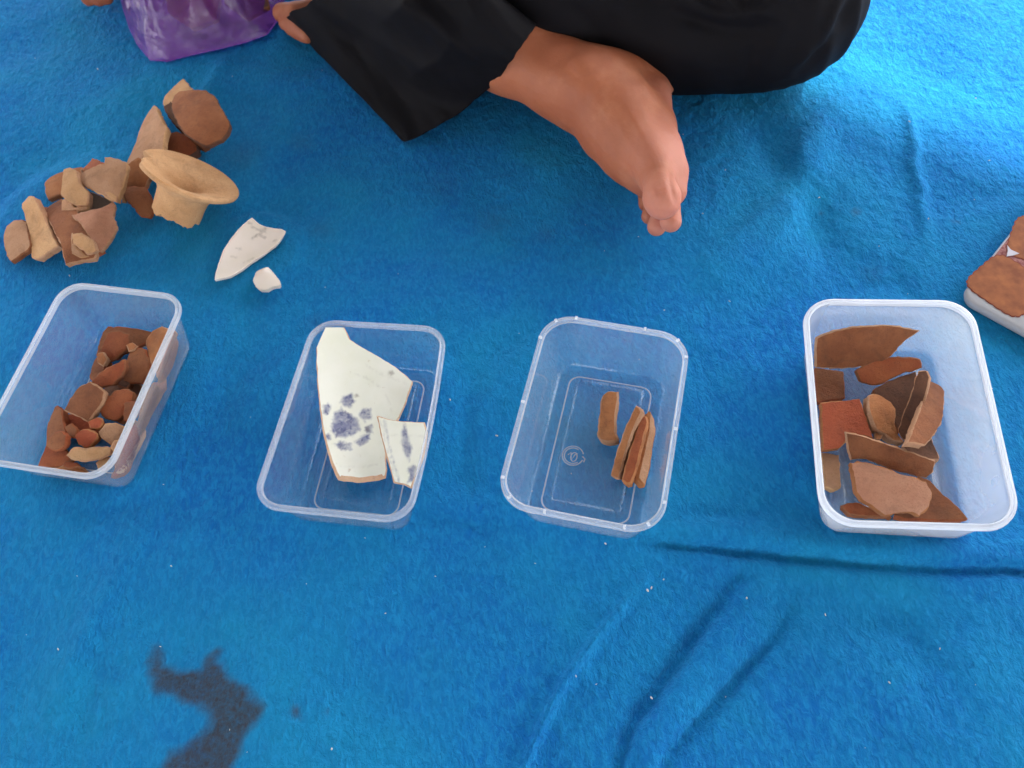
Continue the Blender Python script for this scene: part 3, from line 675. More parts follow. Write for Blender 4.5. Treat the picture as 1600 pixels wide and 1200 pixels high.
# ------------------------------------------------------------------ box 3 contents
G3 = 'narrow brown sherds in the third container'
def Cc(label, out, z, **k): return sherd(label, out, z, group=G3, box=bx3, rough=.0006, e=.0014, grid=.003, **k)
Cc('short stubby brown sherd standing apart from the other three', c4(560,500, 572,465, 600,442, 652,445, 648,500, 640,560, 636,640, 655,680, 640,694, 600,700, 560,690, 545,665, 552,600), .016, az=200, tilt=12, th=.012, mat='orange', bend=-6, bdir=0, bend2=0, drop=.0036)
Cc('leftmost of the three brown sherds stacked side by side', c4(735,515, 760,525, 768,550, 722,650, 686,760, 655,878, 640,878, 612,860, 625,800, 640,745, 690,610), .018, az=200, tilt=30, th=.009, mat='orange', bend=-6, bdir=20, bend2=0)
Cc('rightmost of the three brown sherds, paler with a clean edge', c4(803,540, 815,545, 833,580, 838,640, 822,760, 805,850, 785,920, 742,875, 770,760, 795,650), .018, az=340, tilt=28, th=.009, mat='tan', edge='orange', bend=-4, bdir=0, bend2=0)
Cc('middle one of the three stacked brown sherds, with a rough top', c4(752,560, 790,568, 800,600, 785,650, 765,740, 742,830, 715,902, 690,905, 664,885, 680,820, 705,740, 735,640), .027, az=200, tilt=12, th=.012, mat='rust', edge='orange', bend=-9, bdir=15, bend2=0)

# ------------------------------------------------------------------ box 4 contents
G4 = 'large brown sherds in the milky container'
def D(label, out, z, **k):
    k.setdefault('th', .007); k.setdefault('bend', -2.5); k.setdefault('rough', .0007)
    return sherd(label, out, z, group=G4, box=bx4, **k)
D('dark brown sherd under the left wall, below the long curved sherd', c5(100,380, 240,400, 252,530, 110,550), .010, mat='brown', tilt=6, az=0)
D('pinkish sherd half hidden by the near left wall of the milky container', c5(130,790, 222,800, 228,960, 190,975, 150,950), .010, mat='tan', tilt=6, az=0)  # flat pinkish piece low against the left wall
D('dark sherd lying flat beneath the upright ones in the milky container', c5(380,490, 470,440, 590,400, 600,470, 560,600, 505,700, 470,620, 400,540), .012, mat='dark', tilt=8, az=250)
D('dark grey-brown sherd at the foot of the big pale upright sherd', c5(520,760, 560,730, 655,700, 680,760, 705,825, 640,830, 560,800), .010, mat='dark', edge='tan', tilt=10, az=60)
D('long pointed curved sherd leaning along the far wall of the milky container', c5(108,240, 200,205, 300,185, 400,178, 480,178, 607,205, 560,240, 520,270, 470,330, 440,352, 380,375, 300,385, 200,388, 105,385), .036, az=262, tilt=42, mat='brown', edge='tan', bend=-3, bdir=90, bend2=-1)
D('red-brown hollow sherd just below the long curved one', c5(300,400, 340,370, 400,345, 470,330, 560,332, 612,342, 622,385, 560,400, 480,430, 440,455, 380,470, 320,452), .024, az=265, tilt=30, mat='rust', bend=-6, bdir=90, bend2=-1)
D('wedge-shaped orange-brown sherd standing at the centre of the milky container', c5(358,515, 385,505, 410,510, 440,530, 490,562, 495,600, 488,650, 500,700, 535,745, 480,735, 400,680, 372,620, 360,570), .022, az=350, tilt=26, mat='orange', bend=-8, bdir=0)
D('tan sherd with a broad face, right of the upright slab', c5(650,445, 690,465, 726,492, 722,570, 717,640, 680,700, 635,752, 552,738, 570,680, 600,600, 630,500), .026, az=10, tilt=28, mat='brown', edge='tan')
D('upright slab sherd seen on its pale rim edge, milky container', c5(598,398, 640,392, 658,430, 640,500, 610,590, 575,690, 552,742, 520,728, 498,690, 520,620, 560,520, 580,450), .034, az=195, tilt=42, mat='dark', edge='tan', th=.006, bend=1)
D('flat bright brick red sherd by the left wall of the milky container', c5(130,552, 220,540, 320,530, 340,590, 365,660, 386,726, 340,712, 290,705, 250,740, 220,775, 140,785), .026, az=290, tilt=10, mat='red', edge='orange', bend=0)
D('tiny orange chip under the corner of the brick red sherd', c5(385,690, 415,688, 432,705, 418,732, 388,728), .022, mat='orange', th=.004)
D('pointed brown sherd flat in the near right corner area of the milky container', c5(600,900, 660,925, 720,990, 790,1050, 852,1118, 700,1118, 540,1112, 480,1095, 560,1000), .012, mat='brown', tilt=4, az=90, bend=-1)
D('thin rust sherd lying along the near wall of the milky container', c5(225,1045, 300,1025, 430,1080, 480,1100, 360,1100, 270,1088), .012, mat='rust')
D('long rim sherd slanting across the lower milky container', c5(248,690, 300,700, 400,732, 480,758, 540,780, 620,808, 686,832, 672,885, 640,918, 560,900, 460,870, 390,840, 330,820, 272,832, 262,760), .036, az=255, tilt=36, mat='brown', edge='tan', th=.008, bend=-3, bdir=90)
D('large lumpy pinkish tan sherd at the near end of the milky container', c5(270,835, 330,832, 400,850, 460,872, 520,890, 640,930, 668,985, 655,1050, 605,1102, 570,1080, 510,1085, 440,1098, 390,1060, 330,1020, 300,980, 290,920), .032, az=255, tilt=16, mat='pink', edge='orange', th=.010, bend=-3, rough=.001)

# ------------------------------------------------------------------ person
def smin(a, b, k):
    h = np.clip(.5+.5*(b-a)/k, 0, 1); return b*(1-h)+a*h-k*h*(1-h)
def nets(D, org, h):
    nx, ny, nz = D.shape
    S = D < 0
    mixed = np.zeros((nx-1, ny-1, nz-1), np.int8)
    for dx in (0, 1):
        for dy in (0, 1):
            for dz in (0, 1): mixed += S[dx:nx-1+dx, dy:ny-1+dy, dz:nz-1+dz]
    idx = np.argwhere((mixed > 0) & (mixed < 8)); del mixed
    corners = [(a, b, c) for a in (0, 1) for b in (0, 1) for c in (0, 1)]
    vals = np.stack([D[idx[:, 0]+a, idx[:, 1]+b, idx[:, 2]+c] for a, b, c in corners], 1)
    acc = np.zeros((len(idx), 3)); cnt = np.zeros(len(idx))
    for i in range(8):
        for j in range(i+1, 8):
            if sum(abs(np.array(corners[i])-np.array(corners[j]))) != 1: continue
            a, b = vals[:, i], vals[:, j]; m = (a < 0) != (b < 0); t = np.where(m, a/(a-b+1e-20), 0)
            p = np.array(corners[i])+(np.array(corners[j])-np.array(corners[i]))*t[:, None]
            acc[m] += p[m]; cnt[m] += 1
    V = (idx+acc/cnt[:, None])*h+np.array(org)
    lut = np.full((nx-1, ny-1, nz-1), -1, np.int32); lut[idx[:, 0], idx[:, 1], idx[:, 2]] = np.arange(len(idx))
    Q = []
    for ax in range(3):
        sl0 = [slice(None)]*3; sl1 = [slice(None)]*3; sl0[ax] = slice(0, -1); sl1[ax] = slice(1, None)
        a = S[tuple(sl0)]; b = S[tuple(sl1)]
        e = np.argwhere(a != b); o1, o2 = [(1, 2), (2, 0), (0, 1)][ax]
        ok = (e[:, o1] > 0) & (e[:, o2] > 0) & (e[:, o1] < D.shape[o1]-1) & (e[:, o2] < D.shape[o2]-1); e = e[ok]
        def g(d1, d2):
            f = e.copy(); f[:, o1] -= d1; f[:, o2] -= d2; return lut[f[:, 0], f[:, 1], f[:, 2]]
        q = np.stack([g(1, 1), g(0, 1), g(0, 0), g(1, 0)], 1)
        fl = ~a[e[:, 0], e[:, 1], e[:, 2]]; q[fl] = q[fl][:, ::-1]; Q.append(q)
    return V, np.concatenate(Q)
class Field:
    def __init__(s, lo, hi, h):
        s.lo = np.array(lo, float); s.h = h; s.n = (np.ceil((np.array(hi)-s.lo)/h)).astype(int)+1
        s.D = np.full(s.n, .5, np.float32)
    def _box(s, pts, r):
        pts = np.array(pts); a = np.maximum(0, ((pts.min(0)-r-s.lo)/s.h).astype(int)); b = np.minimum(s.n, ((pts.max(0)+r-s.lo)/s.h).astype(int)+2)
        ax = [s.lo[i]+np.arange(a[i], b[i])*s.h for i in range(3)]
        return tuple(slice(a[i], b[i]) for i in range(3)), np.meshgrid(*ax, indexing='ij', sparse=True)
    def cap(s, A, B, ra, rb, k=.012, sub=False, flat=None):
        A = np.array(A, float); B = np.array(B, float); sl, (X, Y, Z) = s._box([A, B], max(ra, rb)+max(k, .02)+.03)
        d = B-A; L2 = max(d@d, 1e-9)
        t = np.clip(((X-A[0])*d[0]+(Y-A[1])*d[1]+(Z-A[2])*d[2])/L2, 0, 1)
        dist = np.sqrt((X-A[0]-d[0]*t)**2+(Y-A[1]-d[1]*t)**2+(Z-A[2]-d[2]*t)**2)-(ra+(rb-ra)*t)
        dist = dist.astype(np.float32)
        if sub: s.D[sl] = -smin(-s.D[sl], dist, k)
        else: s.D[sl] = smin(s.D[sl], dist, k)
    def chain(s, pts, k=.012):
        for (a, ra), (b, rb) in zip(pts[:-1], pts[1:]): s.cap(a, b, ra, rb, k)
    def floor(s, z):
        k = (z-s.lo[2]); Z = s.lo[2]+np.arange(s.n[2])*s.h
        s.D = np.maximum(s.D, (z-Z)[None, None, :].astype(np.float32))
    def mesh(s): return nets(s.D, s.lo, s.h)

def sculpt(V, Q, lines):
    me = bpy.data.meshes.new('t'); me.from_pydata(V.tolist(), [], Q.tolist()); me.update()
    nr = np.zeros(len(V)*3); me.vertices.foreach_get('normal', nr); nr = nr.reshape(-1, 3); bpy.data.meshes.remove(me)
    d = V-np.array(CAM); z = d@np.array(fwd); px = 800+F*(d@np.array(RX))/z; py = 600-F*(d@np.array(UX))/z
    face = np.clip(-(nr*d).sum(1)/np.linalg.norm(d, axis=1)*3, 0, 1); amp = np.zeros(len(V))
    for (a, b, h, w_) in lines:
        dx, dy = b[0]-a[0], b[1]-a[1]; t = np.clip(((px-a[0])*dx+(py-a[1])*dy)/(dx*dx+dy*dy), 0, 1)
        q = np.hypot(px-a[0]-dx*t, py-a[1]-dy*t); amp += h*np.exp(-(q/w_)**2)*(.25+.75*np.sin(np.pi*np.clip(t, .08, .92)))
    return V + nr*(amp*face)[:, None]
def skin_mat():
    t = NT('skin')
    c = t.mix(t.ramp(t.noise(14, 4), .35, .65), (.285, .078, .030), (.355, .110, .047))
    c = t.mix(t.math('MULTIPLY', t.ramp(t.noise(55, 5, .65), .5, .75), .35), c, (.22, .058, .026))
    geo = t.n('ShaderNodeAttribute', attribute_name='blush')
    c = t.mix(geo.outputs['Fac'], c, (.54, .21, .15))
    c = t.mix(t.math('MULTIPLY', t.ramp(t.noise(28, 6, .7), .52, .7), .3), c, (.46, .19, .10))
    t.col(c); t.b.inputs['Roughness'].default_value = .62
    t.b.inputs['Subsurface Weight'].default_value = .2; t.b.inputs['Subsurface Radius'].default_value = (1, .35, .2); t.b.inputs['Subsurface Scale'].default_value = .006
    v = t.n('ShaderNodeTexVoronoi'); v.inputs['Scale'].default_value = 420; t.l(t.tc.outputs['Object'], v.inputs['Vector'])
    n1 = t.bump(v.outputs['Distance'], .2, .0007); t.bump(t.noise(90, 6, .65), .4, .002, n1); return t.m
def cloth_mat(name, a, b, rough, sheen=.2):
    t = NT(name); t.col(t.mix(t.noise(20, 4), a, b)); t.b.inputs['Roughness'].default_value = rough
    t.b.inputs['Specular IOR Level'].default_value = .13
    t.b.inputs['Sheen Weight'].default_value = sheen; t.b.inputs['Sheen Roughness'].default_value = .4
    mp = t.n('ShaderNodeMapping'); mp.inputs['Scale'].default_value = (1, 1, 2.5); t.l(t.tc.outputs['Object'], mp.inputs[0])
    n1 = t.bump(t.noise(16, 3, .5, mp.outputs[0], .6), .22, .006); t.bump(t.noise(1500, 2), .3, .0003, n1); return t.m
SKIN = skin_mat(); BLACK = cloth_mat('black_satin_trousers', (.0028, .0024, .0036), (.0046, .004, .006), .8, .0)

HIP = Vector((.22, 1.42, .13)); RH = HIP+Vector((-.10, 0, 0)); LH = HIP+Vector((.10, 0, 0))
RK = Vector((-.06, 1.06, .15)); LK = at(1208, -8, .08)
RAn = at(885, 128, .060); LAn = Vector((.05, .97, .045))
def person():
    root = empty('person', (HIP.x, HIP.y, 0))
    f = Field((-.52, .40, -.01), (.62, 1.60, .90), .0035)
    ch = f.chain
    # torso, neck, head (above the frame)
    ch([(HIP+Vector((-.05, 0, .0)), .11), (HIP+Vector((.05, 0, 0)), .11)], .03)
    ch([(HIP, .12), (HIP+Vector((0, -.02, .18)), .105), (HIP+Vector((0, -.06, .34)), .11)], .03)
    ch([(HIP+Vector((-.13, -.07, .40)), .055), (HIP+Vector((.13, -.07, .40)), .055)], .03)
    ch([(HIP+Vector((0, -.08, .40)), .055), (HIP+Vector((0, -.11, .50)), .048)], .02)
    hd = HIP+Vector((0, -.15, .60)); ch([(hd, .078), (hd+Vector((0, -.012, .05)), .082)], .02); ch([(hd+Vector((0, -.05, -.05)), .04), (hd+Vector((0, -.06, -.055)), .03)], .02)
    ch([(hd+Vector((0, -.085, .02)), .010), (hd+Vector((0, -.098, -.005)), .012)], .008)
    for sx in (-1, 1): ch([(hd+Vector((sx*.078, 0, .02)), .012), (hd+Vector((sx*.082, .004, -.005)), .010)], .006)
    # arms: right hand reaches the purple bag, left one rests on the knee
    hb = at(150, -35, .035)
    ch([(HIP+Vector((-.16, -.07, .38)), .045), (Vector((-.22, 1.33, .26)), .036), (Vector((-.36, 1.17, .10)), .027), (hb+Vector((-.01, .06, .01)), .024)], .015)
    ch([(hb+Vector((-.02, .045, .0)), .018), (hb+Vector((-.022, .0, .0)), .014)], .012); ch([(hb+Vector((.012, .045, .0)), .018), (hb+Vector((.018, .0, .0)), .014)], .012)
    for i, (tx, ty, L) in enumerate([(138, 0, 1), (154, 0, 1), (168, -3, 1), (178, -14, 1)]):
        s0 = hb+Vector((-.024+.0145*i, -.004, .004)); tip = at(tx, ty, .010); mid = s0.lerp(tip, .55)+Vector((0, 0, .014))
        ch([(s0, .0095), (mid, .0088), (tip, .0075)], .005)
    ch([(hb+Vector((.025, .03, 0)), .011), (hb+Vector((.045, .0, .0)), .010), (at(190, -25, .012), .008)], .006)
    lh = LK+Vector((.0, .06, .10))
    ch([(HIP+Vector((.16, -.07, .38)), .045), (Vector((.46, 1.30, .24)), .036), (lh+Vector((.02, .07, .03)), .026), (lh, .024)], .015)
    for i in range(4): ch([(lh+Vector((-.02+.014*i, -.02, .0)), .0095), (lh+Vector((-.024+.016*i, -.07, -.005)), .0085), (lh+Vector((-.024+.016*i, -.09, -.018)), .0075)], .005)
    # thighs and shins
    ch([(RH, .085), (RK, .058)], .03)
    F2 = Field((-.06, .38, -.006), (.36, .97, .16), .0019)
    ch([(RK, .052), (at(735, 10, .098), .034)], .02); ch = F2.chain
    ch([(RK.lerp(at(735, 10, .098), .8), .036), (at(735, 10, .098), .036), (at(795, 76, .073), .0395), (RAn, .0345)], .02)
    f.chain([(LH, .085), (LK+Vector((0, .03, 0)), .055)], .03); f.chain([(LK+Vector((0, .03, 0)), .052), (LK.lerp(LAn, .4), .048), (LAn, .034)], .02)
    # ---- right foot lying on its outer side
    heel = at(1012, 112, .042); mid = at(985, 178, .050)
    ch([(RAn, .0345), (at(935, 148, .058), .0350)], .02)
    ch([(at(935, 145, .055), .034), (heel, .030)], .022)
    ch([(at(1000, 112, .03), .028), (at(1022, 120, .040), .018)], .015)
    ch([(at(930, 150, .055), .034), (at(975, 190, .052), .033), (at(1010, 238, .052), .0255)], .02)
    ch([(at(1020, 150, .048), .018), (at(1022, 200, .048), .018), (at(1032, 240, .054), .019)], .012)   # inner border, arch
    ch([(at(1030, 232, .052), .0185), (at(1044, 268, .050), .0165), (at(1048, 298, .044), .0145)], .008)   # ball
    ch([(at(905, 128, .078), .014), (at(915, 138, .078), .012)], .02)                                      # ankle bone
    ch([(at(940, 130, .076), .010), (at(990, 190, .072), .009), (at(1020, 245, .070), .010)], .014)        # tendon to the big toe
    ch([(at(965, 205, .045), .034), (at(992, 243, .040), .027), (at(1008, 272, .034), .018)], .014)
    ch([(at(1010, 240, .058), .019), (at(1024, 280, .060), .0155)], .012)
    ch([(at(1010, 250, .030), .020), (at(1030, 300, .025), .0125)], .012)
    ch([(at(975, 215, .028), .022), (at(1010, 275, .020), .014)], .012)
    ch([(at(1026, 262, .064), .0145), (at(1031, 292, .068), .0132), (at(1034, 308, .066), .0158), (at(1035, 316, .063), .0150)], .004)   # big toe
    ch([(at(1042, 290, .040), .0105), (at(1049, 325, .040), .0080), (at(1048, 346, .034), .0098)], .0015)
    ch([(at(1030, 295, .028), .0100), (at(1030, 335, .026), .0072), (at(1026, 354, .020), .0088)], .0012)
    ch([(at(1018, 290, .020), .0095), (at(1018, 322, .017), .0070), (at(1015, 338, .013), .0078)], .0012)
    ch([(at(1004, 280, .014), .0090), (at(1008, 305, .012), .0066), (at(1009, 319, .0095), .0070)], .0012)
    ch = f.chain
    # ---- left foot tucked below the right leg, toes showing at the left
    ch([(LAn, .034), (at(600, 5, .033), .028), (at(540, -8, .024), .018)], .02)
    for i, (tx, ty, r) in enumerate([(436, 20, .0115), (441, 36, .0085), (450, 45, .008), (460, 52, .0075), (470, 57, .007)]):
        ch([(at(525, 4+i*7, .020-.003*i), .011-.001*i), (at((tx+490)/2, ty, .022), r), (at(tx+5, ty, .017-.001*i), r)], .004)
    f.floor(.0012); F2.floor(.0012)
    V, Q = f.mesh(); f.D = None
    V2, Q2 = F2.mesh(); F2.D = None
    V2 = sculpt(V2, Q2, [((892, 88), (918, 128), -.0022, 9), ((918, 128), (912, 172), -.0016, 8), ((1050, 246), (1047, 285), -.0016, 4.5), ((1047, 285), (1056, 318), -.0018, 4), ((1018, 262), (1010, 300), -.0010, 6), ((975, 160), (1012, 226), .0012, 7), ((955, 175), (996, 246), .0008, 6), ((1012, 330), (1052, 336), -.0008, 3),
        ((1008, 150), (1040, 190), -.0014, 12), ((930, 150), (960, 200), .0006, 4), ((1022, 292), (1046, 290), -.0007, 3), ((1024, 299), (1044, 297), -.0005, 2.5), ((860, 100), (880, 130), .0012, 14)])
    Q = np.concatenate([Q, Q2+len(V)]); V = np.concatenate([V, V2])
    body = mesh_obj('body', V, Q, SKIN, root)
    sm = body.modifiers.new('smooth', 'SMOOTH'); sm.factor = .5; sm.iterations = 1
    bl = np.zeros(len(V), np.float32)
    for (px, py, z, rad, a) in [(1050, 250, .055, .04, .8), (1037, 320, .06, .03, .9), (1040, 350, .03, .03, .8), (1040, 160, .05, .025, .5), (1055, 290, .045, .03, .7)]:
        c = np.array(at(px, py, z)); bl = np.maximum(bl, a*np.clip(1.25-np.linalg.norm(V-c, axis=1)/rad, 0, 1))
    A_ = body.data.attributes.new('blush', 'FLOAT', 'POINT'); A_.data.foreach_set('value', bl)
    nail = NT('toenail'); nail.col((.62, .38, .30)); nail.b.inputs['Roughness'].default_value = .3
    # ---- trousers: shell round the legs
    g = Field((-.26, .56, -.01), (.62, 1.62, .36), .0036)
    g.chain([(HIP+Vector((-.06, 0, 0)), .135), (HIP+Vector((.06, 0, 0)), .135)], .03); g.chain([(HIP, .135), (HIP+Vector((0, -.01, .10)), .122)], .03)
    # left leg, the big dark mass at the right
    g.chain([(LH, .115), (LK.lerp(LH, .4)+Vector((.02, 0, .015)), .098), (LK+Vector((0, .0, .005)), .080)], .03)
    g.chain([(LK, .082), (at(1140, 0, .076), .080), (at(1050, 8, .076), .077), (at(955, -16, .080), .072), (at(860, -25, .078), .064), (LAn+Vector((-.03, .02, .02)), .055)], .03)
    g.chain([(at(960, 5, .085), .066), (at(868, -28, .112), .060), (at(800, -90, .135), .055)], .02)
    # right leg
    g.chain([(RH, .115), (RK.lerp(RH, .4), .095), (RK, .078)], .03)
    g.chain([(RK, .078), (at(620, -70, .098), .062)], .03); g.chain([(RK, .066), (at(705, -32, .112), .044)], .02)
    g.floor(.0014)
    TV, TQ = g.mesh(); g.D = None
    # wrinkles
    me = bpy.data.meshes.new('t'); me.from_pydata(TV.tolist(), [], TQ.tolist()); me.update()
    nr = np.zeros(len(TV)*3); me.vertices.foreach_get('normal', nr); nr = nr.reshape(-1, 3); bpy.data.meshes.remove(me)
    kneec = np.array(LK)
    ang = np.arctan2(TV[:, 1]-kneec[1]-.05, TV[:, 0]-kneec[0]-.04); rad = np.linalg.norm(TV-kneec, axis=1)
    w1 = np.array([noise.noise(Vector((x*7+3, y*20, z*9))) for x, y, z in TV])
    w2 = np.array([noise.noise(Vector((a*5, r*9, z*6))) for a, r, z in zip(ang, rad, TV[:, 2])])
    amp = .0065*w1 + .003*(1-np.abs(w2)*3).clip(-.5, 1)*np.exp(-(rad/.16)**2) 
    amp = amp*np.clip((TV[:, 2])/.04, .2, 1)
    TV = TV + nr*amp[:, None]
    TV = sculpt(TV, TQ, [((1040, -10), (1100, 18), .009, 13), ((1100, 18), (1165, 30), .008, 12), ((1110, -20), (1150, 14), .008, 10), ((1150, 14), (1215, 22), .006, 10), ((1060, 22), (1130, 44), -.006, 12), ((1130, 44), (1200, 50), -.004, 12),
        ((1330, 0), (1300, 60), -.005, 8), ((1300, 60), (1250, 112), -.005, 8), ((1312, 0), (1282, 66), .005, 9), ((1282, 66), (1235, 108), .004, 10), ((1225, 40), (1200, 100), .003, 14), ((1190, 10), (1240, -20), .006, 12),
        ((930, -20), (1010, 60), .004, 18), ((1010, 60), (1120, 100), .003, 22), ((880, 0), (960, 80), -.003, 14), ((1180, 60), (1160, 130), -.003, 12)])
    TV[:, 2] = np.maximum(TV[:, 2], .0014)
    # right cuff: an open tube of loose cloth hanging round the shin
    hem = [(837,42,.118), (822,62,.120), (803,90,.108), (786,113,.085), (770,135,.060), (745,155,.040), (715,180,.024), (672,205,.010), (630,222,.004), (626,200,.003), (660,170,.003), (710,130,.003), (760,95,.004), (800,70,.012), (830,45,.045), (842,35,.085)]
    r2 =  [(765,-15,.150), (745,12,.148), (722,40,.132), (705,62,.125), (690,85,.105), (662,108,.078), (630,128,.032), (596,150,.014), (572,158,.004), (575,140,.003), (600,115,.003), (640,80,.003), (690,50,.004), (720,20,.012), (745,0,.05), (762,-15,.11)]
    r3 =  [(700,-70,.170), (680,-45,.165), (655,-20,.150), (630,5,.150), (610,25,.125), (585,45,.090), (560,62,.050), (532,82,.034), (498,84,.014), (495,72,.003), (520,50,.003), (570,30,.003), (620,0,.004), (650,-30,.012), (680,-50,.05), (700,-70,.12)]
    r4 =  [(620,-130,.18), (600,-110,.175), (575,-85,.16), (550,-60,.13), (535,-35,.12), (512,-15,.10), (488,5,.078), (456,18,.055), (447,27,.024), (445,17,.005), (475,0,.004), (490,-40,.004), (540,-70,.004), (570,-90,.012), (600,-110,.06), (620,-130,.13)]
    R = [[at(*p) for p in r] for r in (hem, r2, r3, r4)]
    def ev(row, t):
        n = len(row); i = int(t*n); f_ = t*n-i; p0, p1, p2, p3 = row[(i-1) % n], row[i % n], row[(i+1) % n], row[(i+2) % n]
        return .5*((2*p1)+(-p0+p2)*f_+(2*p0-5*p1+4*p2-p3)*f_*f_+(-p0+3*p1-3*p2+p3)*f_**3)
    NU, NV = 120, 60; cv = []; cf = []
    for j in range(NV+1):
        s = j/NV*3; k = min(2, int(s)); fr = s-k; fr2 = fr*fr*(3-2*fr)*.3+fr*.7
        for i in range(NU):
            p = ev(R[k], i/NU).lerp(ev(R[k+1], i/NU), fr2)
            cc = ev(R[k], 0).lerp(ev(R[k+1], 0), fr2); d = Vector((p.x+.05, p.y+.1, p.z))-Vector((0, .95, 0)); d.normalize()
            am = .004*noise.noise(Vector((i*.11, s*1.3, 2))) + .003*noise.noise(Vector((i*.35+s*2.2, s*.8, 5)))
            am += .0035*math.exp(-((i/NU-.28-.03*s)/.018)**2)*min(1, s+.1) + .003*math.exp(-((i/NU-.40+.02*s)/.015)**2)
            p = p + Vector((-.5, -.6, .7))*am; p.z = max(p.z, .0018)
            cv.append(p)
    for j in range(NV):
        for i in range(NU):
            i2 = (i+1) % NU; cf.append((j*NU+i, j*NU+i2, (j+1)*NU+i2, (j+1)*NU+i))
    # inner skin of the cuff
    n0 = len(cv)
    for j in range(NV+1):
        cen = sum((cv[j*NU+i] for i in range(NU)), Vector())/NU
        for i in range(NU): p = cv[j*NU+i]; d = (cen-p); cv.append(p+d.normalized()*min(.0018, d.length*.5))
    for j in range(NV):
        for i in range(NU):
            i2 = (i+1) % NU; cf.append((n0+j*NU+i2, n0+j*NU+i, n0+(j+1)*NU+i, n0+(j+1)*NU+i2))
    for i in range(NU): i2 = (i+1) % NU; cf.append((i2, i, n0+i, n0+i2))
    o1 = len(TV); TVa = np.concatenate([TV, np.array([tuple(p) for p in cv])]); TQl = TQ.tolist()+[tuple(o1+a for a in f_) for f_ in cf]
    tr = mesh_obj('trousers', TVa, TQl, BLACK, root)
    sm = tr.modifiers.new('smooth', 'SMOOTH'); sm.factor = .5; sm.iterations = 2
    # shirt and hair, above the frame
    h = Field((-.30, 1.1, .12), (.60, 1.62, .92), .006)
    h.chain([(HIP+Vector((0, -.01, .08)), .132), (HIP+Vector((0, -.02, .18)), .125), (HIP+Vector((0, -.06, .34)), .125)], .03)
    h.chain([(HIP+Vector((-.15, -.07, .39)), .066), (HIP+Vector((.15, -.07, .39)), .066)], .03)
    h.chain([(HIP+Vector((-.16, -.07, .38)), .062), (Vector((-.22, 1.33, .26)), .054), (Vector((-.27, 1.28, .21)), .052)], .02)
    h.chain([(HIP+Vector((.16, -.07, .38)), .062), (Vector((.46, 1.30, .24)), .052)], .02)
    SV, SQ = h.mesh(); mesh_obj('shirt', SV, SQ, cloth_mat('dark_shirt', (.02, .02, .025), (.03, .03, .035), .8), root)
    h = Field((.05, 1.1, .55), (.4, 1.45, .92), .004)
    h.chain([(hd+Vector((0, .022, .02)), .086), (hd+Vector((0, .008, .062)), .088)], .02)
    SV, SQ = h.mesh(); mesh_obj('hair', SV, SQ, cloth_mat('black_hair', (.01, .008, .007), (.02, .016, .012), .5), root)
    tag(root, 'barefoot person sitting cross-legged in black trousers at the top edge', 'person')
person()

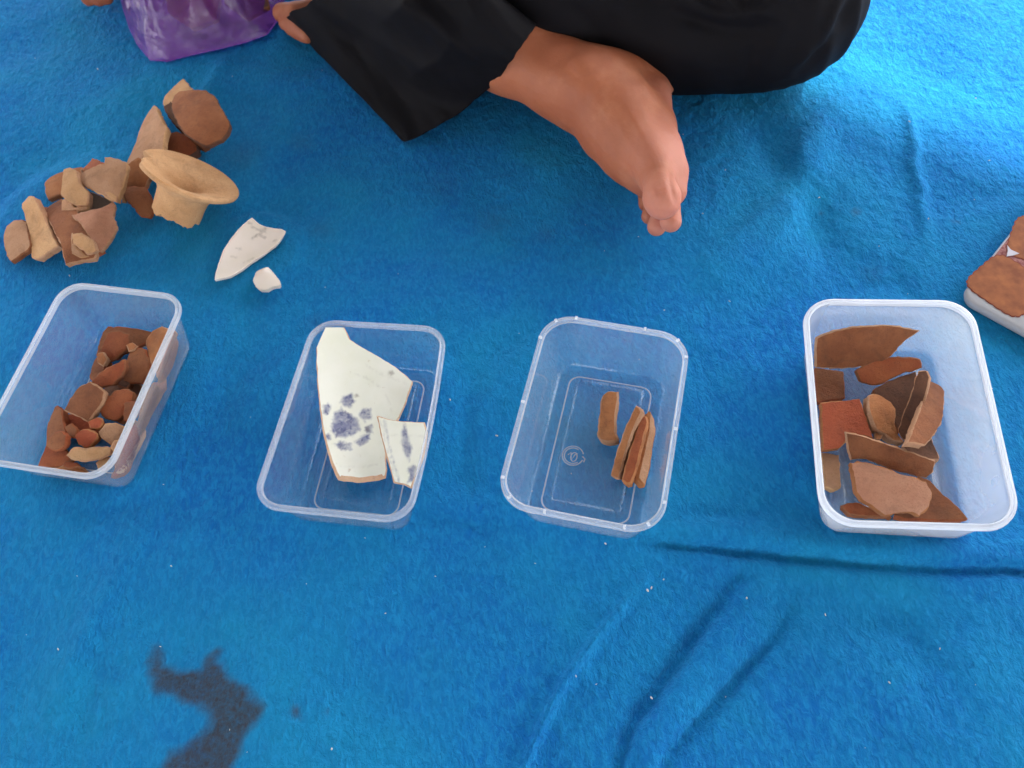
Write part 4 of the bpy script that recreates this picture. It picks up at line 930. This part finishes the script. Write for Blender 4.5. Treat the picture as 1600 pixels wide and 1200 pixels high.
# ------------------------------------------------------------------ purple plastic bag
def bag():
    t = NT('purple_film')
    tr = t.n('ShaderNodeBsdfTransparent'); tr.inputs[0].default_value = (.60, .34, .78, 1)
    df = t.n('ShaderNodeBsdfDiffuse'); df.inputs[0].default_value = (.27, .11, .46, 1)
    tl = t.n('ShaderNodeBsdfTranslucent'); tl.inputs[0].default_value = (.30, .10, .52, 1)
    m1 = t.n('ShaderNodeMixShader'); m1.inputs[0].default_value = .45; t.l(df.outputs[0], m1.inputs[1]); t.l(tl.outputs[0], m1.inputs[2])
    m2 = t.n('ShaderNodeMixShader'); m2.inputs[0].default_value = .42; t.l(tr.outputs[0], m2.inputs[1]); t.l(m1.outputs[0], m2.inputs[2])
    gl = t.n('ShaderNodeBsdfGlossy'); gl.inputs['Roughness'].default_value = .09
    fr = t.n('ShaderNodeFresnel'); fr.inputs[0].default_value = 1.54
    bp = t.n('ShaderNodeBump'); bp.inputs['Strength'].default_value = .6; bp.inputs['Distance'].default_value = .003
    t.l(t.noise(48, 5, .6, None, 2.5), bp.inputs['Height']); t.l(bp.outputs[0], gl.inputs['Normal']); t.l(bp.outputs[0], fr.inputs['Normal'])
    m3 = t.n('ShaderNodeMixShader'); t.l(t.math('MINIMUM', fr.outputs[0], .4), m3.inputs[0]); t.l(m2.outputs[0], m3.inputs[1]); t.l(gl.outputs[0], m3.inputs[2])
    t.l(m3.outputs[0], t.out.inputs[0])
    out = [(178, -60), (182, -20), (192, 12), (202, 45), (215, 72), (235, 96), (262, 98), (300, 88), (345, 78), (385, 68), (418, 56), (438, 30), (445, 0), (445, -60), (400, -110), (300, -130), (220, -110)]
    W = [at(px, py, 0) for px, py in out]; cen = sum(W, Vector())/len(W)
    # closed film: upper and lower sheets meeting along the outline
    N = 150; K = 46; V = []; Fc = []
    ring = []
    n = len(W)
    for i in range(N):
        s = i/N*n; k = int(s); f_ = s-k; ring.append(W[k].lerp(W[(k+1) % n], f_))
    for side in (1, 0):
        for k in range(K+1):
            q = 1-k/K
            for i in range(N):
                p = cen.lerp(ring[i], q)
                hh = .062*(1-q**2.6)
                cx, cy = p.x*1.0, p.y*1.0
                r1 = 1-abs(noise.noise(Vector((cx*16, cy*16, 1))))*2.4; r2_ = 1-abs(noise.noise(Vector((cx*34+3, cy*22, 4))))*2.6; r3_ = 1-abs(noise.noise(Vector((cx*75, cy*60, 7))))*2.4
                cr_ = .015*r1 + .011*r2_ + .006*r3_
                if side: z = .002 + max(0, hh*.8 + cr_*(min(1, (1-q)*4)))
                else: z = .0012
                V.append((p.x, p.y, z))
    for side in (0, 1):
        o = side*(K+1)*N
        for k in range(K):
            for i in range(N):
                j = (i+1) % N; a = o+k*N
                q = (a+i, a+j, a+N+j, a+N+i); Fc.append(q if side == 0 else q[::-1])
    for i in range(N): j = (i+1) % N; Fc.append((i, (K+1)*N+i, (K+1)*N+j, j))
    o = mesh_obj('plastic_bag', V, Fc, t.m, origin=(cen.x, cen.y, 0.001))
    tag(o, 'crumpled translucent purple plastic bag at the top left edge', 'bag')
    sherd('dark red sherd seen through the purple bag, left of its middle', [(250, -40), (300, -60), (345, -30), (340, 30), (300, 45), (262, 20)], .025, az=240, tilt=15, mat='rust', name='pottery_sherd', group='sherds inside the purple bag')
    sherd('dark sherd seen through the right side of the purple bag', [(355, -50), (410, -40), (420, 10), (385, 30), (350, 5)], .022, az=240, tilt=15, mat='dark', group='sherds inside the purple bag')
bag()

# ------------------------------------------------------------------ biscuit box
def biscuit_box():
    Hh = .011
    c = at(1513, 462, Hh); e1 = (at(1600, 346, Hh)-at(1522, 445, Hh)); e1.z = 0; e1.normalize()
    e2 = (at(1600, 508, Hh)-at(1540, 478, Hh)); e2.z = 0; e2.normalize(); e2 = (e2 - e1*e2.dot(e1)).normalized()
    corner = at(1500, 463, Hh); corner.z = 0
    L1, L2 = .20, .15; r = .013
    root = empty('biscuit_tub', corner + e1*L1/2+e2*L2/2)
    def ring(ins, z):
        P_ = []; rr = max(.002, r-ins)
        for (a, b, a0) in ((rr+ins, rr+ins, 180), (L1-rr-ins, rr+ins, 270), (L1-rr-ins, L2-rr-ins, 0), (rr+ins, L2-rr-ins, 90)):
            for i in range(9): t = R_(a0+90*i/8); p = corner+e1*(a+rr*math.cos(t))+e2*(b+rr*math.sin(t)); P_.append(Vector((p.x, p.y, z)))
        return P_
    def loft(name, prof, m):
        V = []; Fc = []
        for ins, z in prof: V += ring(ins, z)
        n = 36
        for k in range(len(prof)-1):
            for i in range(n): j = (i+1) % n; Fc.append((k*n+i, (k+1)*n+i, (k+1)*n+j, k*n+j))
        Fc.append(tuple(range(n))); Fc.append(tuple(reversed(range((len(prof)-1)*n, len(prof)*n))))
        o = mesh_obj(name, V, Fc, m, root, angle=50)
        bm = bmesh.new(); bm.from_mesh(o.data); bmesh.ops.recalc_face_normals(bm, faces=bm.faces); bm.to_mesh(o.data); bm.free(); return o
    wm = NT('printed_white'); wm.col(wm.mix(wm.noise(40, 3), (.32, .32, .34), (.38, .38, .40))); wm.b.inputs['Roughness'].default_value = .35
    loft('body', [(.003, .0012), (.0015, .003), (.001, Hh-.005)], wm.m)
    loft('lid', [(.0, Hh-.0045), (0, Hh-.0025), (.0008, Hh-.0007), (.0025, Hh)], wm.m)
    # flat print on the lid: red ground, scalloped biscuits
    def sheet(name, pts, z, m):
        V = [Vector((p.x, p.y, z)) for p in pts]; cc = sum(V, Vector())/len(V); V.append(cc); n = len(pts)
        mesh_obj(name, V, [(i, (i+1) % n, n) for i in range(n)], m, root, smooth=False)
    red = NT('red_print'); red.col(red.mix(red.ramp(red.noise(160, 4, .7), .4, .6), (.14, .028, .03), (.32, .14, .13))); red.b.inputs['Roughness'].default_value = .6; red.b.inputs['Specular IOR Level'].default_value = .15
    bis = NT('biscuit_print'); bis.col(bis.mix(bis.ramp(bis.noise(90, 4), .35, .7), (.18, .048, .015), (.29, .095, .028))); bis.b.inputs['Roughness'].default_value = .6; bis.b.inputs['Specular IOR Level'].default_value = .15
    edg = NT('biscuit_edge_print'); edg.col((.17, .03, .014)); edg.b.inputs['Roughness'].default_value = .6; edg.b.inputs['Specular IOR Level'].default_value = .15
    def q(px, py): p = at(px, py, Hh); return p
    sheet('print_ground', [corner+e1*a+e2*b for a, b in [(.034, .0015), (L1-.01, .0015), (L1-.01, L2-.02), (.05, L2-.02), (.042, .06), (.030, .03)]], Hh+.0002, red.m)
    def biscuit(cx, cy, w_, h_, rot):
        base = []
        per = [(-1, -1), (1, -1), (1, 1), (-1, 1)]
        for k in range(4):
            a, b = per[k], per[(k+1) % 4]
            for i in range(28):
                f_ = i/28; x = a[0]+(b[0]-a[0])*f_; y = a[1]+(b[1]-a[1])*f_
                m_ = (abs(x)**5+abs(y)**5)**.2; x, y = x/m_, y/m_
                s = 1+.035*abs(math.sin((k*28+i)*math.pi/4)); base.append((x*s, y*s))
        cr_, sr = math.cos(R_(rot)), math.sin(R_(rot)); O = q(cx, cy)
        for nm, sc, z, m in (('biscuit_edge_print', 1.0, Hh+.0004, edg.m), ('biscuit_print', .965, Hh+.0006, bis.m)):
            sheet(nm, [O+e1*((x*cr_-y*sr)*w_*sc)+e2*((x*sr+y*cr_)*h_*sc) for x, y in base], z, m)
    biscuit(1574, 446, .0265, .0265, 8); biscuit(1625, 378, .026, .024, -14); biscuit(1668, 470, .026, .026, 20); biscuit(1700, 400, .024, .024, 5)
    wh = NT('white_print'); wh.col((.36, .34, .40)); wh.b.inputs['Roughness'].default_value = .35
    sheet('star_print', [q(*p) for p in [(1573, 384), (1579, 391), (1592, 397), (1583, 400), (1572, 402), (1574, 393)]], Hh+.0009, wh.m)
    tag(root, 'white tub with biscuits printed on its lid at the right edge', 'tub')
biscuit_box()
